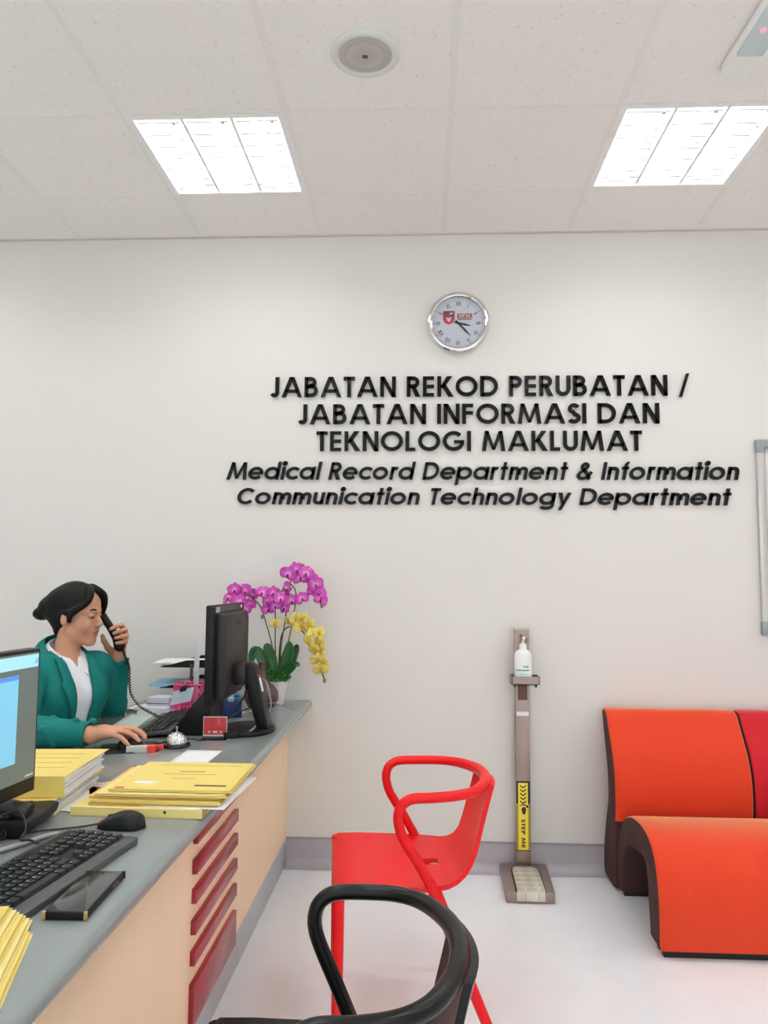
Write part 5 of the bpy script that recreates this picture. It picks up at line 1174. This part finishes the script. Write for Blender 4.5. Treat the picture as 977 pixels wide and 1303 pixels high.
finger([m_[3], v3(-1.189, -.568, 1.058), v3(-1.195, -.594, 1.055), v3(-1.209, -.604, 1.054)], [.0090, .0082, .0074, .0062])
finger([v3(-1.245, -.540, 1.005), v3(-1.257, -.573, 1.032), v3(-1.264, -.594, 1.060), v3(-1.268, -.604, 1.082)], [.0165, .0115, .0100, .0080], .008)

def skin_mat():
    m = mat('skin', (200, 146, 118), .5, noise=.05, scale=30, sub=.08, spec=.35); nt = m.node_tree; b = nt.nodes['Principled BSDF']; src = b.inputs['Base Color'].links[0].from_socket
    at_ = nt.nodes.new('ShaderNodeAttribute'); at_.attribute_name = 'lip'; x = nt.nodes.new('ShaderNodeMix'); x.data_type = 'RGBA'; nt.links.new(at_.outputs['Fac'], x.inputs['Factor']); nt.links.new(src, x.inputs['A']); x.inputs['B'].default_value = lin((182, 98, 90)); nt.links.new(x.outputs['Result'], b.inputs['Base Color']); return m
M_skin = skin_mat()
person = from_field('person', B, M_skin, None)
tag(person, 'seated woman in a green blazer holding a telephone handset, other hand on a mouse', 'person')
co = np.empty(len(person.data.vertices)*3); person.data.vertices.foreach_get('co', co); W3 = co.reshape(-1, 3)+np.array(WO[person]); loc = (W3-H) @ HMx
lipv = np.zeros(len(W3))
d1 = np.sqrt(((loc[:, 1])/.0215)**2+((loc[:, 2]+.0615)/.0115)**2); lipv = np.clip((1.08-d1)/.25, 0, 1)*(loc[:, 0] > .060)
at_ = person.data.attributes.new('lip', 'FLOAT', 'POINT'); at_.data.foreach_set('value', lipv.astype(np.float32))

M_hair = mat('black_hair', (7, 6, 6), .55, spec=.22, noise=.35, scale=40, aniso=(20, 20, 3), bump=.25, bscale=160)
M_eye = mat('eye_white', (186, 172, 164), .25, noise=0); M_iris = mat('iris_dark', (34, 22, 18), .15, noise=0)
for q in (-1, 1):
    e_ = MB().sphere(tuple(hp(.0735, q*.032, .0005)), .0125, 0, 20, 14); ic = hp(.0865, q*.030, -.0022)
    cen = [np.mean([e_.v[i] for i in f], 0) for f in e_.f]; e_.m = [1 if np.linalg.norm(c-ic) < .0078 else 0 for c in cen]
    obj('eye', e_, [M_eye, M_iris], person, ang=180)
    bp_ = [hp(.0925, q*.013, .0235), hp(.0915, q*.022, .028), hp(.0845, q*.036, .029), hp(.070, q*.050, .022)]
    obj('eyebrow', MB().tube(spline(bp_, 5), [.0028]*5+[.0034]*6+[.0026]*3+[.0012]*2, 6, sx=.8), M_hair, person)
    lp_ = [hp(.0835, q*.0195, -.0012), hp(.0885, q*.026, .0002), hp(.0885, q*.034, .0004), hp(.082, q*.0425, -.001), hp(.076, q*.047, -.001)]
    obj('eyelash', MB().tube(spline(lp_, 4), .0016, 6), M_hair, person)
# hair
Hr = Field(np.arange(-1.56, -1.18, .003), np.arange(-.86, -.54, .003), np.arange(1.02, 1.33, .003))
Hr.add(ellh(hp(-.016, 0, .043), (.104, .0855, .092), HMx), .01)
def hairline():
    def fn(P_):
        q = (P_-H)@HMx; front = np.interp(q[..., 2], [-.1, -.03, .012, .035, .06, .1, .13], [-.055, -.036, -.016, .022, .046, .066, .08]).astype(np.float32)-q[..., 0]+.06*np.abs(q[..., 1]); return np.maximum(front, -.2-q[..., 2])
    return fn, H-.16, H+.16
Hr.sub(hairline(), .012)
Hr.add(ellh(hp(-.084, 0, .036), (.066, .068, .062), HMx), .03); Hr.add(cap_(hp(-.070, 0, .0), hp(-.066, 0, -.052), .052, .034), .03)
Hr.add(ellh(hp(-.128, -.004, .030), (.044, .052, .040), HMx), .016); Hr.add(ellh(hp(-.160, -.006, .004), (.036, .040, .026), HMx), .012)
for q in (-1, 1): Hr.sub(ellh(hp(-.008, q*.090, -.010), (.019, .020, .026), HMx), .006)
for pts, r in (([hp(.040, -.005, .112), hp(.072, -.038, .094), hp(.074, -.058, .064), hp(.052, -.071, .040), hp(.022, -.079, .022), hp(-.012, -.082, .014)], (.010, .010, .009, .008, .007, .005)),
               ([hp(.060, -.060, .060), hp(.030, -.078, .022), hp(.012, -.081, .002), hp(.010, -.078, -.018)], (.006, .005, .004, .0025)),
               ([hp(.040, .02, .112), hp(.080, .036, .092), hp(.088, .048, .066), hp(.082, .058, .036), hp(.070, .064, .010), hp(.05, .070, -.02)], (.010, .009, .008, .007, .005, .003)),
               ([hp(.04, .02, .112), hp(.076, .018, .098), hp(.086, .040, .076)], (.010, .009, .008))):
    sp = spline(pts, 5); rr = np.interp(np.linspace(0, 1, len(sp)), np.linspace(0, 1, len(r)), r)
    for i in range(len(sp)-1): Hr.add(cap_(sp[i], sp[i+1], rr[i], rr[i+1]), .012)
hair = from_field('hair', Hr, M_hair, person); hair['label'] = 'black hair tied in a low bun'
# white blouse
M_shirt = mat('white_blouse', (240, 240, 244), .7, noise=.01, bump=.1, bscale=60)
Sh = Field(np.arange(-1.56, -1.10, .0042), np.arange(-1.0, -.42, .0042), np.arange(.60, 1.10, .0042))
torso(Sh, .007, .03); 
Sh.add(cap_(hp(-.028, 0, -.09), N_-tf_*.006-ZZ*.02, .051, .060), .012)
def above_collar():
    nrm = np.array((.45*tf_[0], .45*tf_[1], .893)); p0 = N_+ZZ*.034
    return (lambda P_: -((P_-p0)@nrm)), N_-.2, N_+.2
Sh.sub(above_collar(), .004)
Sh.sub(cap_(hp(-.026, 0, -.05), N_-tf_*.006+ZZ*.005, .0455, .0485), .004)
Sh.sub((lambda P_: np.maximum(np.maximum(np.abs((P_-N_)@tl_)-np.interp((P_-N_)@ZZ, [-.032, .03], [.0, .026]), -((P_-N_)@tf_)), -.04-((P_-N_)@ZZ)), N_-.15, N_+.15), .004)
shirt = from_field('blouse', Sh, M_shirt, person); shirt['label'] = 'white open necked blouse'
# green blazer
M_blz = mat('green_blazer', (10, 112, 105), .75, noise=.08, scale=25, bump=.2, bscale=55, spec=.25)
Jk = Field(np.arange(-1.58, -1.02, .0042), np.arange(-1.16, -.37, .0042), np.arange(.60, 1.10, .0042))
torso(Jk, .016, .03)
for a, b, ra, rb in ((SR+ZZ*.006, ER, .064, .054), (ER, WR-(WR-ER)*.10, .054, .041), (SL+ZZ*.006, EL, .062, .056), (EL, WL-(WL-EL)*.16, .057, .049)): Jk.add(cap_(a, b, ra, rb), .022)
# folds at the elbows and along the sleeves
rf = random.Random(9)
for a, b, n_, r in ((SR, ER, 7, .055), (ER, WR, 8, .047), (SL, EL, 5, .052), (EL, WL, 6, .047)):
    ax_ = (b-a)/np.linalg.norm(b-a); s1 = np.cross(ax_, (.2, .5, .8)); s1 /= np.linalg.norm(s1); s2 = np.cross(ax_, s1)
    for i in range(n_):
        t_ = (i+.6)/n_; an_ = rf.uniform(0, 2*PI); c1 = a+(b-a)*t_+(s1*math.cos(an_)+s2*math.sin(an_))*r; an2 = an_+1.1; c2 = a+(b-a)*(t_+.12)+(s1*math.cos(an2)+s2*math.sin(an2))*r
        Jk.add(cap_(c1, c2, .013, .009), .009)
Jk.add(cap_(N_-tf_*.060+ZZ*.012-tl_*.02, N_-tf_*.060+ZZ*.012+tl_*.02, .022, .022), .02)
for q in (-1, 1): Jk.add(cap_(N_-tf_*.052+tl_*q*.03+ZZ*.008, N_+tf_*.02+tl_*q*.078-ZZ*.026, .020, .018), .015)
Jk.sub(cap_(hp(-.03, 0, -.09), N_-tf_*.004-ZZ*.03, .062, .067), .005)
Jk.sub((lambda P_: np.maximum(np.maximum(np.abs((P_-N_)@tl_-.002)-np.interp((P_-N_)@ZZ, [-.36, -.30, -.24, -.16, -.08, .0, .06], [.004, .016, .030, .036, .040, .056, .075]), -((P_-N_)@tf_-.01)), -.36-((P_-N_)@ZZ)), N_-.4, N_+.4), .005)
for W_, E_, r in ((WR, ER, .033), (WL, EL, .040)):  # hollow cuffs
    d_ = (W_-E_); d_ = d_/np.linalg.norm(d_); Jk.sub(cap_(W_-d_*.030, W_+d_*.08, r, r+.004), .004)
jacket = from_field('blazer', Jk, M_blz, person); jacket['label'] = 'dark green blazer'
# lapels and collar leaves laid on the cloth
bv = {}
for o_ in (jacket, shirt):
    bm = bmesh.new(); bm.from_mesh(o_.data); bv[o_] = (BVHTree.FromBMesh(bm), WO[o_]); bm.free()
def drape(y, z_, lift):
    best = None
    st_ = Vector(N_+tl_*y+ZZ*z_+tf_*.4)
    for t_, w0 in bv.values():
        h_ = t_.ray_cast(st_-w0, Vector(-tf_), .39)
        if h_[0] is not None and (best is None or h_[3] < best): best = h_[3]
    return tuple(st_-Vector(tf_)*((best if best is not None else .36)-lift))
M_lapel = M_blz
for q, nm in ((-1, 'lapel'), (1, 'lapel')):
    R_ = []
    zs_ = np.linspace(.012, -.285, 20)
    for z_ in zs_:
        yi = np.interp(z_, [-.36, -.30, -.24, -.16, -.08, .0, .06], [.002, .012, .026, .032, .036, .050, .068]); wl = np.interp(z_, [-.285, -.12, -.075, -.07, .012], [.002, .050, .062, .046, .034])
        R_.append([drape(.002+q*(yi+wl*k), z_, .006+.008*k) for k in np.linspace(0, 1, 6)])
    obj(nm, MB().grid(R_), M_lapel, person, thick=.004, ang=80)
    nx_ = lambda th, r, z_: Vector(N_-tf_*.006+(tf_*math.cos(th)+tl_*q*math.sin(th))*r+ZZ*z_)
    R_ = []; out_ = lambda th: Vector(tf_*math.cos(th)+tl_*q*math.sin(th))
    tip, tip2 = Vector(drape(q*.036, -.060, .009)), Vector(drape(q*.005, -.020, .006))
    for s_ in np.linspace(0, 1, 17):
        th = math.radians(178-158*s_); zt_ = np.interp(s_, [0, .3, .6, .85, 1], [.074, .064, .042, .008, -.012])
        top_ = nx_(th, .0530+.004*s_, zt_); low_ = nx_(th, .061+.022*s_, zt_-.032)
        k = max(0, (s_-.5)/.5); k = k*k*(3-2*k); low_ = low_.lerp(tip, k); k2 = max(0, (s_-.7)/.3); top_ = top_.lerp(tip2, k2*k2)
        R_.append([tuple(top_), tuple(top_.lerp(low_, .35)+out_(th)*.008), tuple(top_.lerp(low_, .7)+out_(th)*.005), tuple(low_)])
    obj('shirt_collar', MB().grid(R_), M_shirt, person, thick=.003, ang=80)
    R_ = []
    lt = Vector(drape(q*.060, -.035, .010))
    for s_ in np.linspace(0, 1, 13):
        th = math.radians(180-122*s_); zt_ = np.interp(s_, [0, .4, .7, 1], [.088, .078, .045, .010])
        top_ = nx_(th, .060+.019*s_, zt_); low_ = nx_(th, .104+.014*s_, zt_-.060+.014*s_)
        k = max(0, (s_-.75)/.25); low_ = low_.lerp(lt, k*.7)
        R_.append([tuple(top_), tuple(top_.lerp(low_, .3)+out_(th)*.010), tuple(top_.lerp(low_, .65)+out_(th)*.008), tuple(low_)])
    obj('blazer_collar', MB().grid(R_), M_blz, person, thick=.005, ang=80)
for z_ in (-.215, -.255): obj('button', MB().sphere(drape(.046, z_, .003), (.006, .006, .006), 0, 12, 8), mat('button_green', (20, 70, 66), .3), person)
for z_ in (-.10, -.15, -.20): obj('button', MB().sphere(drape(.003, z_, .001), (.004, .004, .004), 0, 10, 6), mat('button_white', (230, 230, 232), .3), person)
# dark trousers and shoes
M_trs = mat('dark_trousers', (30, 32, 38), .8, noise=.05)
Tr = Field(np.arange(-1.66, -.86, .008), np.arange(-1.10, -.40, .008), np.arange(.0, .72, .008))
Tr.add(ell_(hipc, (.127, .177, .117), TM), .04); Tr.add(ell_(hipc+ZZ*.09+tf_*.01, (.115, .15, .08), TM), .03)
for q in (-1, 1):
    hj = hipc+tl_*q*.085; kn = hj+np.array((.36, q*.03, .02)); an = np.array((kn[0]-.03, kn[1]+q*.01, .085))
    Tr.add(cap_(hj, kn, .094, .070), .03); Tr.add(cap_(kn, an, .068, .056), .03)
    sh_ = MB(); obj('shoe', sh_.tube([tuple(an+np.array((-.035, 0, -.045))), tuple(an+np.array((0, 0, -.042))), tuple(an+np.array((.07, 0, -.052))), tuple(an+np.array((.13, 0, -.058))), tuple(an+np.array((.165, 0, -.066)))], [.030, .040, .036, .032, .018], 14), mat('black_shoe', (20, 20, 20), .3), person)
from_field('trousers', Tr, M_trs, person)
# office chair under her
cx_, cy_ = float(hipc[0]), float(hipc[1])
t = thing('office_chair', 'black swivel office chair the woman in the blazer sits on', 'chair', (cx_, cy_, 0)); M_fab = mat('black_chair_fabric', (34, 34, 38), .8, noise=.08)
zt = float(hipc[2])-.105
obj('seat', MB().prism(rrect(.46, .46, .08), frame_map((cx_+.05, cy_, 0), -.2), zt-.075, zt-.005), M_fab, t, bevel=.02, seg=3)
obj('backrest', MB().prism(rrect(.40, .30, .06), lambda u, v, h: frame_map((cx_-.20, cy_+.04, 0), -.2)(-h-.02*(u/.2)**2*-1, u, zt+.30+v), .0, .05), M_fab, t, bevel=.015, seg=3)
obj('back_bracket', MB().tube(spline([(cx_-.02, cy_, zt-.085), (cx_-.20, cy_+.04, zt-.07), (cx_-.265, cy_+.05, zt+.02), (cx_-.262, cy_+.05, zt+.2)], 6), .016, 10), M_pc, t)
obj('gas_column', MB().lathe([(0, .07), (.028, .07), (.028, .2), (.02, .2), (.02, zt-.075), (0, zt-.075)], (cx_, cy_, 0), 20), M_pc, t)
for k in range(5):
    a = k*2*PI/5+.3; ex_, ey_ = cx_+.28*math.cos(a), cy_+.28*math.sin(a)
    obj('base_arm', MB().tube([(cx_, cy_, .10), (cx_+.15*math.cos(a), cy_+.15*math.sin(a), .085), (ex_, ey_, .068)], [.024, .020, .014], 10), M_pc, t)
    obj('caster', MB().lathe([(0, -.011), (.022, -.011), (.027, -.007), (.027, .007), (.022, .011), (0, .011)], (0, 0, 0), 18).tf(Matrix.Translation((ex_, ey_, .0275)) @ Matrix.Rotation(a, 4, 'Z') @ Matrix.Rotation(PI/2, 4, 'X')), M_pc, t)
